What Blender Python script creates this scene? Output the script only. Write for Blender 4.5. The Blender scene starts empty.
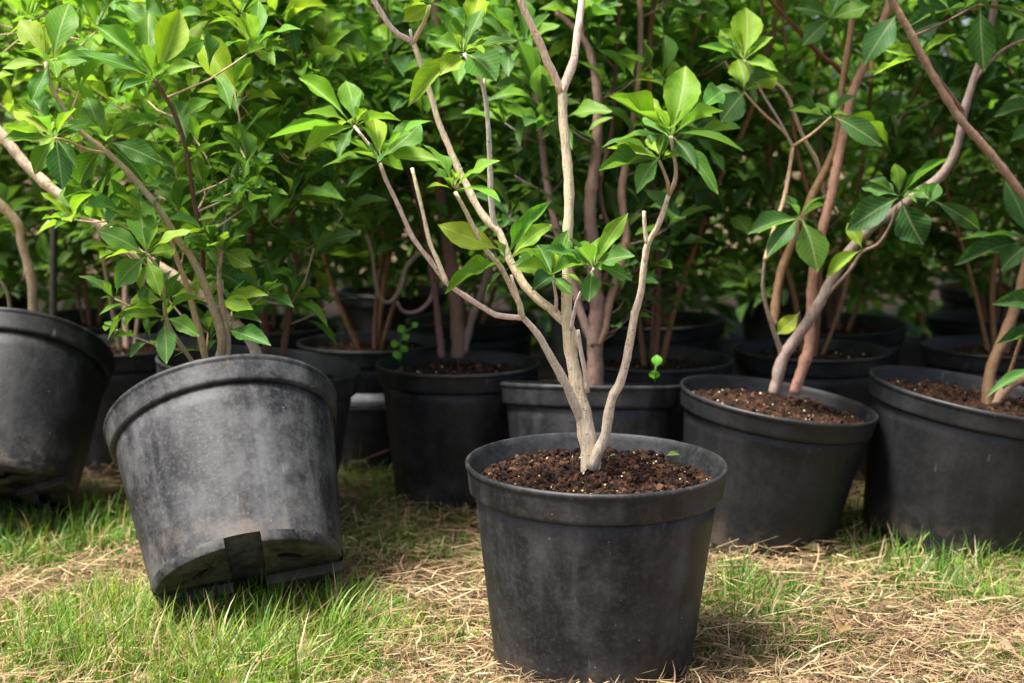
import bpy, bmesh, math, random
import numpy as np
from mathutils import Vector, Matrix, Quaternion, noise

random.seed(7); RNG = np.random.default_rng(7)
SC = bpy.context.scene
COL = SC.collection
R = math.radians

# ------------------------------------------------------------------ camera
CAM_H, PITCH, FPX = 0.607, R(8.0), 1422.0
cam = bpy.data.cameras.new('camera'); camo = bpy.data.objects.new('camera', cam); COL.objects.link(camo)
camo.location = (0, 0, CAM_H); camo.rotation_euler = (R(90) - PITCH, 0, 0)
cam.sensor_width = 36.0; cam.lens = 36.0 * FPX / 1024; cam.clip_start = 0.05; cam.clip_end = 500
cam.dof.use_dof = True; cam.dof.focus_distance = 1.62; cam.dof.aperture_fstop = 5.0
SC.camera = camo

# ------------------------------------------------------------------ sky, sun, exposure
SUN_EL, SUN_AZ = R(66), R(-122)          # azimuth measured from +Y towards +X
w = bpy.data.worlds.new('World'); SC.world = w; w.use_nodes = True
nt = w.node_tree; nt.nodes.clear()
sky = nt.nodes.new('ShaderNodeTexSky'); sky.sky_type = 'NISHITA'; sky.sun_disc = False
sky.sun_elevation = SUN_EL; sky.sun_rotation = SUN_AZ; sky.air_density = 0.7; sky.dust_density = 5.0; sky.ozone_density = 0.3
bg = nt.nodes.new('ShaderNodeBackground'); bg.inputs['Strength'].default_value = 0.095
wo = nt.nodes.new('ShaderNodeOutputWorld')
nt.links.new(sky.outputs[0], bg.inputs[0]); nt.links.new(bg.outputs[0], wo.inputs[0])
sun = bpy.data.lights.new('sun', 'SUN'); sun.energy = 3.6; sun.angle = R(14); sun.color = (1.0, 0.95, 0.88)
suno = bpy.data.objects.new('sun', sun); COL.objects.link(suno)
sd = Vector((math.sin(SUN_AZ) * math.cos(SUN_EL), math.cos(SUN_AZ) * math.cos(SUN_EL), math.sin(SUN_EL)))
suno.rotation_euler = (-sd).to_track_quat('-Z', 'Y').to_euler(); suno.location = (-3, -2, 5)
vs = SC.view_settings
vs.view_transform = 'Standard'; vs.look = 'None'; vs.gamma = 1.0; vs.use_curve_mapping = False; vs.exposure = 1.75
SC.render.engine = 'CYCLES'
SC.cycles.max_bounces = 6; SC.cycles.diffuse_bounces = 4; SC.cycles.transmission_bounces = 4
SC.cycles.use_denoising = True

# ------------------------------------------------------------------ pixel -> world and back
CP, SP = math.cos(PITCH), math.sin(PITCH)
def P(px, py, Y):
    a = (px - 512) / FPX; b = -(py - 341.5) / FPX
    d = Vector((a, CP + b * SP, -SP + b * CP))
    t = Y / d.y
    return Vector((d.x * t, Y, CAM_H + d.z * t))
def project(p):
    dz = p[2] - CAM_H
    dep = p[1] * CP - dz * SP; up = p[1] * SP + dz * CP
    return 512 + FPX * p[0] / dep, 341.5 - FPX * up / dep, dep
def mpp(Y): return Y * 1.01 / FPX       # metres per pixel at distance Y

# ------------------------------------------------------------------ materials
def mat(name):
    m = bpy.data.materials.new(name); m.use_nodes = True
    n = m.node_tree; n.nodes.clear()
    out = n.nodes.new('ShaderNodeOutputMaterial')
    return m, n, out
class G:
    """small node-graph helper"""
    def __init__(s, n): s.n = n
    def node(s, t, ins=None, **kw):
        x = s.n.nodes.new(t)
        for k, v in kw.items(): setattr(x, k, v)
        for k, v in (ins or {}).items(): s.put(x.inputs[k], v)
        return x
    def put(s, sock, v):
        if hasattr(v, 'is_linked') or isinstance(v, bpy.types.NodeSocket): s.n.links.new(v, sock)
        else: sock.default_value = v
    def math(s, op, a, b=0.0, c=None):
        x = s.n.nodes.new('ShaderNodeMath'); x.operation = op
        s.put(x.inputs[0], a); s.put(x.inputs[1], b)
        if c is not None: s.put(x.inputs[2], c)
        return x.outputs[0]
    def mix(s, f, a, b, mode='MIX'):
        x = s.n.nodes.new('ShaderNodeMix'); x.data_type = 'RGBA'; x.blend_type = mode
        s.put(x.inputs[0], f); s.put(x.inputs[6], a); s.put(x.inputs[7], b)
        return x.outputs[2]
    def noise(s, vec, scale, detail=3, rough=0.55, out=0):
        x = s.node('ShaderNodeTexNoise', {'Scale': scale, 'Detail': detail, 'Roughness': rough})
        if vec is not None: s.n.links.new(vec, x.inputs['Vector'])
        return x.outputs[out]
    def ramp(s, f, stops):
        x = s.n.nodes.new('ShaderNodeValToRGB'); e = x.color_ramp.elements
        while len(e) < len(stops): e.new(0.5)
        for q, (p, c) in zip(e, stops): q.position = p; q.color = c if len(c) == 4 else (*c, 1)
        s.put(x.inputs[0], f); return x.outputs[0]
    def smooth(s, f, lo, hi):
        x = s.n.nodes.new('ShaderNodeMapRange'); x.interpolation_type = 'SMOOTHSTEP'
        s.put(x.inputs[0], f); x.inputs[1].default_value = lo; x.inputs[2].default_value = hi
        return x.outputs[0]

def leaf_material(name, per_object):
    m, n, out = mat(name); g = G(n)
    uv = g.node('ShaderNodeUVMap').outputs[0]
    sep = g.node('ShaderNodeSeparateXYZ', {0: uv})
    u = g.math('ABSOLUTE', g.math('SUBTRACT', sep.outputs[0], 0.5)); v = sep.outputs[1]
    if per_object:
        oi = g.node('ShaderNodeObjectInfo'); base = oi.outputs['Color']; rnd = oi.outputs['Random']
    else:
        at = g.node('ShaderNodeAttribute', attribute_name='Col'); base = at.outputs['Color']
        rnd = g.node('ShaderNodeNewGeometry').outputs['Random Per Island']
    # secondary veins curve forwards from the midrib
    ph = g.math('SUBTRACT', g.math('MULTIPLY', v, 62.0), g.math('MULTIPLY', u, 40.0))
    sec = g.smooth(g.math('SINE', ph), 0.72, 1.0)
    mid = g.math('SUBTRACT', 1.0, g.smooth(u, 0.012, 0.045))
    tc = g.node('ShaderNodeTexCoord').outputs['Object' if per_object else 'Object']
    off = g.node('ShaderNodeVectorMath', {0: uv, 1: (1, 1, 1)}, operation='ADD')
    shift = g.node('ShaderNodeCombineXYZ', {0: g.math('MULTIPLY', rnd, 31.0), 1: g.math('MULTIPLY', rnd, 17.0)})
    vec = g.node('ShaderNodeVectorMath', {0: uv, 1: shift.outputs[0]}, operation='ADD').outputs[0]
    blot = g.noise(vec, 5.0, 4)
    fine = g.noise(vec, 60.0, 2)
    c = g.mix(g.smooth(blot, 0.35, 0.7), base, g.mix(1.0, base, (0.72, 0.86, 0.75, 1), 'MULTIPLY'))
    c = g.mix(g.math('MULTIPLY', sec, 0.32), c, g.mix(0.5, base, (0.36, 0.50, 0.14, 1)))
    c = g.mix(g.math('MULTIPLY', mid, 0.5), c, g.mix(0.6, base, (0.55, 0.62, 0.28, 1)))
    # a few brown nibbled spots
    spot = g.smooth(g.noise(vec, 11.0, 2), 0.755, 0.79)
    c = g.mix(g.math('MULTIPLY', spot, 0.7), c, (0.16, 0.10, 0.03, 1))
    geo = g.node('ShaderNodeNewGeometry')
    c = g.mix(g.math('MULTIPLY', geo.outputs['Backfacing'], 0.45), c, g.mix(0.4, base, (0.25, 0.34, 0.16, 1)))
    h = g.math('ADD', g.math('MULTIPLY', sec, -0.5), g.math('ADD', g.math('MULTIPLY', mid, -1.0), g.math('MULTIPLY', fine, 0.4)))
    bump = g.node('ShaderNodeBump', {'Strength': 0.22, 'Distance': 0.0015, 'Height': h})
    bs = g.node('ShaderNodeBsdfPrincipled', {'Base Color': c, 'Roughness': g.math('ADD', g.math('MULTIPLY', blot, 0.2), 0.42), 'Specular IOR Level': 0.30, 'Normal': bump.outputs[0]})
    tcx = g.mix(1.0, c, (1.15, 1.22, 0.45, 1), 'MULTIPLY')
    tr = g.node('ShaderNodeBsdfTranslucent', {'Color': tcx, 'Normal': bump.outputs[0]})
    ms = g.node('ShaderNodeMixShader', {0: 0.48, 1: bs.outputs[0], 2: tr.outputs[0]})
    n.links.new(ms.outputs[0], out.inputs[0])
    return m
M_LEAF = leaf_material('leaf', True)
M_FOL = leaf_material('foliage', False)

def bark_material():
    m, n, out = mat('bark'); g = G(n)
    col = g.node('ShaderNodeObjectInfo').outputs['Color']
    tc = g.node('ShaderNodeTexCoord').outputs['Object']
    mp = g.node('ShaderNodeMapping', {'Vector': tc, 'Scale': (1, 1, 0.16)}).outputs[0]
    st = g.noise(mp, 420.0, 3); bl = g.noise(tc, 45.0, 4)
    len_ = g.smooth(g.noise(g.node('ShaderNodeMapping', {'Vector': tc, 'Scale': (1, 1, 2.2)}).outputs[0], 170.0, 1), 0.67, 0.72)
    c = g.mix(g.smooth(st, 0.42, 0.62), g.mix(1.0, col, (0.78, 0.73, 0.68, 1), 'MULTIPLY'), col)
    c = g.mix(g.smooth(bl, 0.48, 0.72), c, g.mix(1.0, col, (0.80, 0.79, 0.74, 1), 'MULTIPLY'))
    c = g.mix(g.math('MULTIPLY', len_, 0.6), c, (0.10, 0.055, 0.03, 1))
    h = g.math('ADD', st, g.math('MULTIPLY', bl, 0.7))
    bump = g.node('ShaderNodeBump', {'Strength': 0.7, 'Distance': 0.003, 'Height': h})
    bs = g.node('ShaderNodeBsdfPrincipled', {'Base Color': c, 'Roughness': 0.75, 'Specular IOR Level': 0.25, 'Normal': bump.outputs[0]})
    n.links.new(bs.outputs[0], out.inputs[0]); return m
M_BARK = bark_material()

def plastic_material():
    m, n, out = mat('black_plastic'); g = G(n)
    col = g.node('ShaderNodeObjectInfo').outputs['Color']       # how dusty this pot is, in its red channel
    dust = g.node('ShaderNodeSeparateColor', {0: col}).outputs[0]
    rnd = g.node('ShaderNodeObjectInfo').outputs['Random']
    tc = g.node('ShaderNodeTexCoord').outputs['Object']
    sh = g.node('ShaderNodeCombineXYZ', {0: g.math('MULTIPLY', dust, 13.0), 1: g.math('MULTIPLY', dust, 29.0), 2: 0.0}).outputs[0]
    vec = g.node('ShaderNodeVectorMath', {0: tc, 1: sh}, operation='ADD').outputs[0]
    streak = g.noise(g.node('ShaderNodeMapping', {'Vector': vec, 'Scale': (1, 1, 0.13)}).outputs[0], 34.0, 4, 0.6)
    cloud = g.noise(vec, 14.0, 6, 0.68); fine = g.noise(vec, 190.0, 3, 0.6)
    f = g.math('MULTIPLY', g.math('ADD', g.smooth(cloud, 0.38, 0.78), g.math('MULTIPLY', g.smooth(streak, 0.45, 0.8), 0.8)), dust)
    c = g.mix(g.math('MULTIPLY', f, 0.55), (0.0062, 0.0067, 0.0078, 1), (0.085, 0.088, 0.093, 1))
    c = g.mix(g.math('MULTIPLY', g.smooth(fine, 0.45, 0.75), g.math('MULTIPLY', dust, 0.25)), c, (0.10, 0.10, 0.10, 1))
    # mottled handling marks, dried mud splashed up from the ground, dust along the rim's lower ledge
    mott = g.noise(vec, 52.0, 5, 0.75)
    c = g.mix(g.math('MULTIPLY', g.smooth(mott, 0.50, 0.74), g.math('MULTIPLY', dust, 0.26)), c, (0.095, 0.098, 0.10, 1))
    c = g.mix(g.math('MULTIPLY', g.smooth(mott, 0.50, 0.30), 0.5), c, (0.006, 0.006, 0.007, 1))
    zz = g.node('ShaderNodeSeparateXYZ', {0: tc}).outputs[2]
    mud = g.math('MULTIPLY', g.math('SUBTRACT', 1.0, g.smooth(zz, 0.0, 0.075)), g.smooth(g.noise(vec, 26.0, 5, 0.7), 0.42, 0.66))
    c = g.mix(g.math('MULTIPLY', mud, 0.6), c, (0.115, 0.09, 0.066, 1))
    # pale scuffs, thin scratches and splashed soil specks
    sc = g.smooth(g.noise(g.node('ShaderNodeMapping', {'Vector': vec, 'Scale': (1, 1, 0.22), 'Rotation': (0.25, 0.15, 0)}).outputs[0], 75.0, 2), 0.70, 0.76)
    c = g.mix(g.math('MULTIPLY', sc, 0.14), c, (0.34, 0.34, 0.34, 1))
    vo = g.node('ShaderNodeTexVoronoi', {'Vector': vec, 'Scale': 62.0})
    sp = g.math('MULTIPLY', g.math('SUBTRACT', 1.0, g.smooth(vo.outputs['Distance'], 0.035, 0.09)), g.smooth(g.noise(vec, 9.0, 2), 0.52, 0.62))
    c = g.mix(g.math('MULTIPLY', sp, 0.55), c, (0.30, 0.26, 0.21, 1))
    ro = g.math('ADD', 0.43, g.math('ADD', g.math('MULTIPLY', f, 0.18), g.math('MULTIPLY', fine, 0.12)))
    bump = g.node('ShaderNodeBump', {'Strength': 0.16, 'Distance': 0.002, 'Height': g.math('ADD', fine, g.math('MULTIPLY', cloud, 2.0))})
    bs = g.node('ShaderNodeBsdfPrincipled', {'Base Color': c, 'Roughness': ro, 'Specular IOR Level': 0.34, 'Normal': bump.outputs[0]})
    n.links.new(bs.outputs[0], out.inputs[0]); return m
M_POT = plastic_material()

def soil_material():
    m, n, out = mat('soil'); g = G(n)
    tc = g.node('ShaderNodeTexCoord').outputs['Object']
    a = g.noise(tc, 60.0, 6, 0.7); b = g.noise(tc, 260.0, 3, 0.7)
    c = g.ramp(a, [(0.3, (0.012, 0.007, 0.005)), (0.5, (0.040, 0.020, 0.012)), (0.68, (0.095, 0.045, 0.024)), (0.8, (0.05, 0.028, 0.02))])
    c = g.mix(g.smooth(b, 0.5, 0.8), c, (0.12, 0.06, 0.034, 1))
    bump = g.node('ShaderNodeBump', {'Strength': 1.0, 'Distance': 0.008, 'Height': g.math('ADD', a, b)})
    bs = g.node('ShaderNodeBsdfPrincipled', {'Base Color': c, 'Roughness': 0.95, 'Specular IOR Level': 0.15, 'Normal': bump.outputs[0]})
    n.links.new(bs.outputs[0], out.inputs[0]); return m
M_SOIL = soil_material()

def attr_material(name, rough=0.7, transl=0.0, spec=0.3):
    m, n, out = mat(name); g = G(n)
    c = g.node('ShaderNodeAttribute', attribute_name='Col').outputs['Color']
    v = g.noise(g.node('ShaderNodeTexCoord').outputs['Object'], 90.0, 3)
    c = g.mix(g.smooth(v, 0.35, 0.7), c, g.mix(1.0, c, (0.75, 0.75, 0.72, 1), 'MULTIPLY'))
    bs = g.node('ShaderNodeBsdfPrincipled', {'Base Color': c, 'Roughness': rough, 'Specular IOR Level': spec})
    if transl:
        tr = g.node('ShaderNodeBsdfTranslucent', {'Color': g.mix(1.0, c, (1.2, 1.15, 0.6, 1), 'MULTIPLY')})
        ms = g.node('ShaderNodeMixShader', {0: transl, 1: bs.outputs[0], 2: tr.outputs[0]})
        n.links.new(ms.outputs[0], out.inputs[0])
    else: n.links.new(bs.outputs[0], out.inputs[0])
    return m
M_GRASS = attr_material('grass_blades', 0.5, 0.35, 0.35)
M_STRAW = attr_material('straw', 0.75, 0.12, 0.25)
M_CRUMB = attr_material('crumbs', 0.9, 0.0, 0.15)

def flat_material(name, c1, c2, scale=30.0, rough=0.8, spec=0.3):
    m, n, out = mat(name); g = G(n)
    tc = g.node('ShaderNodeTexCoord').outputs['Object']
    f = g.noise(tc, scale, 5, 0.65)
    c = g.mix(g.smooth(f, 0.3, 0.7), (*c1, 1), (*c2, 1))
    bump = g.node('ShaderNodeBump', {'Strength': 0.5, 'Distance': 0.002, 'Height': f})
    bs = g.node('ShaderNodeBsdfPrincipled', {'Base Color': c, 'Roughness': rough, 'Specular IOR Level': spec, 'Normal': bump.outputs[0]})
    n.links.new(bs.outputs[0], out.inputs[0]); return m
M_DRY = flat_material('dry_leaf', (0.20, 0.11, 0.05), (0.34, 0.20, 0.09), 60)
M_LABEL = flat_material('label_paper', (0.30, 0.31, 0.33), (0.40, 0.41, 0.43), 90, 0.6)
M_INK = flat_material('label_ink', (0.03, 0.03, 0.035), (0.05, 0.05, 0.055), 90, 0.6)
M_STAKE = flat_material('dark_cane', (0.035, 0.032, 0.03), (0.07, 0.06, 0.05), 70, 0.6)

def ground_material():
    m, n, out = mat('thatch_ground'); g = G(n)
    tc = g.node('ShaderNodeTexCoord').outputs['Object']
    a = g.noise(tc, 7.0, 5, 0.6); b = g.noise(tc, 120.0, 4, 0.7)
    c = g.ramp(b, [(0.3, (0.035, 0.022, 0.012)), (0.52, (0.12, 0.08, 0.045)), (0.75, (0.26, 0.19, 0.11))])
    c = g.mix(g.math('MULTIPLY', g.smooth(a, 0.5, 0.7), 0.6), c, (0.05, 0.075, 0.02, 1))
    bump = g.node('ShaderNodeBump', {'Strength': 1.0, 'Distance': 0.01, 'Height': b})
    bs = g.node('ShaderNodeBsdfPrincipled', {'Base Color': c, 'Roughness': 0.95, 'Specular IOR Level': 0.1, 'Normal': bump.outputs[0]})
    n.links.new(bs.outputs[0], out.inputs[0]); return m
M_GROUND = ground_material()
M_BED = flat_material('shade_dark_soil', (0.008, 0.006, 0.004), (0.022, 0.014, 0.009), 40, 0.95, 0.1)  # near-black: shade of the back rows put into the soil colour

# ------------------------------------------------------------------ mesh helpers
def mesh_obj(name, me, parent=None, color=None):
    o = bpy.data.objects.new(name, me); COL.objects.link(o)
    if parent is not None: o.parent = parent
    if color is not None: o.color = (*color, 1) if len(color) == 3 else color
    return o
def pydata(name, verts, faces, material, smooth=True):
    me = bpy.data.meshes.new(name); me.from_pydata([tuple(v) for v in verts], [], faces); me.update()
    me.materials.append(material)
    if smooth: me.polygons.foreach_set('use_smooth', [True] * len(me.polygons))
    return me
def tag(o, label=None, cat=None, group=None, kind=None):
    if label: o['label'] = label
    if cat: o['category'] = cat
    if group: o['group'] = group
    if kind: o['kind'] = kind
    return o
def empty(name, loc, rot=None):
    o = bpy.data.objects.new(name, None); COL.objects.link(o); o.location = loc; o.empty_display_size = 0.02
    if rot is not None: o.rotation_mode = 'QUATERNION'; o.rotation_quaternion = rot
    return o
def bulk(name, V, F, C, material, uv=None, smooth=True):
    """V (n,3), F (m,k) index array, C (n,3) vertex colours"""
    me = bpy.data.meshes.new(name)
    k = F.shape[1]
    me.vertices.add(len(V)); me.vertices.foreach_set('co', V.astype(np.float32).ravel())
    me.loops.add(F.size); me.loops.foreach_set('vertex_index', F.astype(np.int32).ravel())
    me.polygons.add(len(F)); me.polygons.foreach_set('loop_start', np.arange(0, F.size, k, dtype=np.int32))
    me.polygons.foreach_set('use_smooth', np.full(len(F), smooth))
    me.update(calc_edges=True)
    if C is not None:
        a = me.color_attributes.new('Col', 'FLOAT_COLOR', 'POINT')
        a.data.foreach_set('color', np.concatenate([C, np.ones((len(C), 1))], 1).astype(np.float32).ravel())
    if uv is not None:
        l = me.uv_layers.new(name='UVMap'); l.data.foreach_set('uv', uv[F.ravel()].astype(np.float32).ravel())
    me.materials.append(material); me.validate(); return me

def catmull(pts, rad, step):
    out, ro = [], []
    n = len(pts)
    for i in range(n - 1):
        p0 = pts[max(i - 1, 0)]; p1 = pts[i]; p2 = pts[i + 1]; p3 = pts[min(i + 2, n - 1)]
        k = max(1, int((p2 - p1).length / step))
        for j in range(k):
            t = j / k
            out.append(0.5 * ((2 * p1) + (p2 - p0) * t + (2 * p0 - 5 * p1 + 4 * p2 - p3) * t * t + (3 * p1 - p0 - 3 * p2 + p3) * t ** 3))
            ro.append(rad[i] * (1 - t) + rad[i + 1] * t)
    out.append(pts[-1]); ro.append(rad[-1]); return out, ro
def tube_data(pts, rad, sides=8, wob=0.0):
    V, F = [], []
    up = Vector((0.3, 0.9, 0.2)).normalized(); prev = None
    for i, p in enumerate(pts):
        t = (pts[min(i + 1, len(pts) - 1)] - pts[max(i - 1, 0)]).normalized()
        a = (up - t * up.dot(t)); a = a.normalized() if a.length > 1e-4 else t.orthogonal().normalized()
        up = a; b = t.cross(a); r = rad[i]
        for s in range(sides):
            q = 2 * math.pi * s / sides
            rr = r * (1 + wob * (noise.noise(p * 90 + Vector((s * 3.1, 0, 0)))))
            V.append(p + (a * math.cos(q) + b * math.sin(q)) * rr)
    for i in range(len(pts) - 1):
        for s in range(sides):
            F.append((i * sides + s, i * sides + (s + 1) % sides, (i + 1) * sides + (s + 1) % sides, (i + 1) * sides + s))
    F.append(tuple(range(sides))[::-1]); F.append(tuple((len(pts) - 1) * sides + s for s in range(sides)))
    return V, F

# ------------------------------------------------------------------ leaves
LV = [0.0, 0.09, 0.25, 0.45, 0.65, 0.83, 0.95, 1.0]
LW = [0.03, 0.08, 0.48, 0.88, 0.98, 0.68, 0.24, 0.0]
def leaf_template(fold, curl, wave, skew, seed):
    rd = random.Random(seed)
    V, UV, F = [], [], []
    def add(u, v, wv):
        x = u * wv * 0.5 + skew * 0.05 * math.sin(math.pi * v)
        z = fold * abs(u) * wv * 0.5 - curl * v * v + curl * 0.35 * v + wave * math.sin(v * 9 + u * 2.0 + seed) * abs(u) * wv
        V.append((x, v, z)); UV.append((0.5 + u * 0.5 * max(wv, 0.12), v))
        return len(V) - 1
    rows = []
    for i, (v, wv) in enumerate(zip(LV, LW)):
        if i == len(LV) - 1: rows.append([add(0, v, 0)])
        elif i == 0: rows.append([add(-1, v, wv), add(1, v, wv)])
        else:
            wv *= 1 + rd.uniform(-0.09, 0.09)
            rows.append([add(u, v, wv) for u in (-1, -0.5, 0, 0.5, 1)])
    a, b = rows[0]; r = rows[1]
    F += [(a, r[1], r[0]), (a, r[2], r[1]), (a, b, r[2]), (b, r[3], r[2]), (b, r[4], r[3])]
    for i in range(1, len(rows) - 2):
        p, q = rows[i], rows[i + 1]
        for k in range(4):
            F += [(p[k], p[k + 1], q[k + 1]), (p[k], q[k + 1], q[k])]
    p = rows[-2]; t = rows[-1][0]
    for k in range(4): F.append((p[k], p[k + 1], t))
    return np.array(V), np.array(F), np.array(UV)
LT = []
for i in range(16):
    rd = random.Random(100 + i)
    LT.append(leaf_template(rd.uniform(0.05, 0.40), rd.choice((rd.uniform(-.18, .1), rd.uniform(.1, .35), rd.uniform(.3, .7))), rd.uniform(0.0, 0.13), rd.uniform(-2.2, 2.2), i))
LEAF_ME = [bulk('leaf', V, F, None, M_LEAF, UV) for V, F, UV in LT]
def fine_leaf(i):
    """the same leaf shapes with a softer, slightly toothed and wavy outline, for the near shrubs"""
    rd = random.Random(100 + i); fold, curl, wave, skew = rd.uniform(0.05, 0.40), rd.choice((rd.uniform(-.18, .1), rd.uniform(.1, .35), rd.uniform(.3, .7))), rd.uniform(0.02, 0.13), rd.uniform(-2.2, 2.2)
    point = rd.uniform(0.35, 0.75); twist = rd.uniform(-.35, .35)
    V, UV, F = [], [], []; N, us = 15, (-1, -.55, 0, .55, 1)
    for r in range(N + 1):
        v = r / N
        t = max(0.0, (v - .07) / .93)
        wv = 0.045 if v < .07 else max(0.0, 1.02 * math.sin(math.pi * t ** 1.22) ** 1.02 * (1 - .12 * point * t)) if t < 1 else 0.0
        wv = max(wv, 0.045 if v < .5 else 0.0) * (1 + .05 * noise.noise(Vector((v * 5, i * 3.3, 0))))
        tooth = 1 + (.035 if r % 2 else -.02) * (1 if .2 < v < .95 else 0)
        for u in us:
            k = u * (tooth if abs(u) == 1 else 1)
            x = k * wv * 0.5 + skew * 0.04 * math.sin(math.pi * v)
            z = fold * abs(u) ** 1.4 * wv * .5 - curl * v * v + curl * .35 * v + wave * math.sin(v * 13 + u * 2 + i * 1.7) * u * u * wv * .7 + twist * u * wv * .5 * v
            V.append((x, v, z)); UV.append((.5 + u * .5 * max(wv, .12), v))
    for r in range(N):
        for c in range(4):
            a = r * 5 + c; F += [(a, a + 1, a + 6), (a, a + 6, a + 5)]
    return bulk('leaf', np.array(V), np.array(F), None, M_LEAF, np.array(UV))
LEAF_FINE = [fine_leaf(i) for i in range(16)]

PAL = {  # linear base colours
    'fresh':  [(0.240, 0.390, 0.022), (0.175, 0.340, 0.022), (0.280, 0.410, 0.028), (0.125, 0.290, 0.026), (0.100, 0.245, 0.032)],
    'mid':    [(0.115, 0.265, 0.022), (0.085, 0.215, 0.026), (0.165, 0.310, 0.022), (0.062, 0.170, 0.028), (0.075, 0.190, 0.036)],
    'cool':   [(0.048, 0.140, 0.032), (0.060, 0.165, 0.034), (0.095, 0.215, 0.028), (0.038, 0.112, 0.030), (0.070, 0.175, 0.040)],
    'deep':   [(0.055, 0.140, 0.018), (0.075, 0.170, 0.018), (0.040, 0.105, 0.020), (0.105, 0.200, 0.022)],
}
def leaf_matrix(base, direction, L, wid, normal):
    y = direction.normalized()
    z = normal - y * normal.dot(y)
    z = z.normalized() if z.length > 1e-4 else y.orthogonal().normalized()
    x = y.cross(z)
    m = Matrix.Identity(4)
    for r in range(3):
        m[r][0] = x[r] * wid; m[r][1] = y[r] * L; m[r][2] = z[r] * L; m[r][3] = base[r]
    return m
def jitter(c, rnd, a=0.18):
    k = rnd.uniform(1 - a, 1 + a); return (c[0] * k * rnd.uniform(0.88, 1.14), c[1] * k, c[2] * k * rnd.uniform(0.8, 1.25))
class Leaf:
    __slots__ = ('m', 'v', 'c', 'br', 'key')
    def __init__(s, m, v, c, br): s.m, s.v, s.c, s.br = m, v, c, br
def emit_leaf(L, fine=False):
    o = mesh_obj('leaf', (LEAF_FINE if fine else LEAF_ME)[L.v], L.br, L.c)
    o.matrix_local = L.m
    return o
def emit_foliage(leaves, parent, name='foliage'):
    if not leaves: return
    Vs, Fs, Us, Cs = [], [], [], []; off = 0
    for L in leaves:
        V, F, UV = LT[L.v]; M = np.array(L.m)
        Vs.append(V @ M[:3, :3].T + M[:3, 3]); Fs.append(F + off); Us.append(UV)
        Cs.append(np.tile(L.c, (len(V), 1))); off += len(V)
    me = bulk(name, np.concatenate(Vs), np.concatenate(Fs), np.concatenate(Cs), M_FOL, np.concatenate(Us))
    o = mesh_obj(name, me, parent); o['kind'] = 'stuff'; return o
def in_frame(p, pad=30):
    x, y, d = project(p); return d > 0 and -pad < x < 1024 + pad and -pad < y < 683 + pad

# ------------------------------------------------------------------ ground
def ground_z(x, y):
    return 0.010 * noise.noise(Vector((x * 2.1, y * 2.1, 0))) + 0.006 * noise.noise(Vector((x * 7, y * 7, 3)))
def build_ground():
    xs = np.concatenate([[-300, -60, -15, -6], np.linspace(-3, 3, 90), [6, 15, 60, 300]])
    ys = np.concatenate([[-60, -10, -2], np.linspace(0.3, 5.0, 80), [7, 12, 30, 100, 400]])
    V = [(x, y, ground_z(x, y) if abs(x) <= 3 and 0.3 <= y <= 5 else 0.0) for y in ys for x in xs]
    n = len(xs); F = [(j * n + i, j * n + i + 1, (j + 1) * n + i + 1, (j + 1) * n + i) for j in range(len(ys) - 1) for i in range(n - 1)]
    tag(mesh_obj('ground', pydata('ground', V, F, M_GROUND)), 'dry thatch and soil ground under the pots', None, None, 'structure')
build_ground()
def build_bed():  # soil sheet laid over the ground to paint in the under-canopy darkness
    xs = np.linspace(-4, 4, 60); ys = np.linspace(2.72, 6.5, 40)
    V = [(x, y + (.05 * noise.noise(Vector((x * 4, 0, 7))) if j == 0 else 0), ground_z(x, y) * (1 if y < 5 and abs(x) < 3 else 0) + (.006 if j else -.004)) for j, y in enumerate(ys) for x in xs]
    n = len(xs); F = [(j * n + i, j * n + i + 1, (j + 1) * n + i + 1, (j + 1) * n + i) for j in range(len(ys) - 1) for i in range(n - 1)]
    tag(mesh_obj('shade_dark_bed', pydata('shade_dark_bed', V, F, M_BED)), 'soil under the back rows of pots, shade painted into its dark colour', None, None, 'structure')
build_bed()

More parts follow.
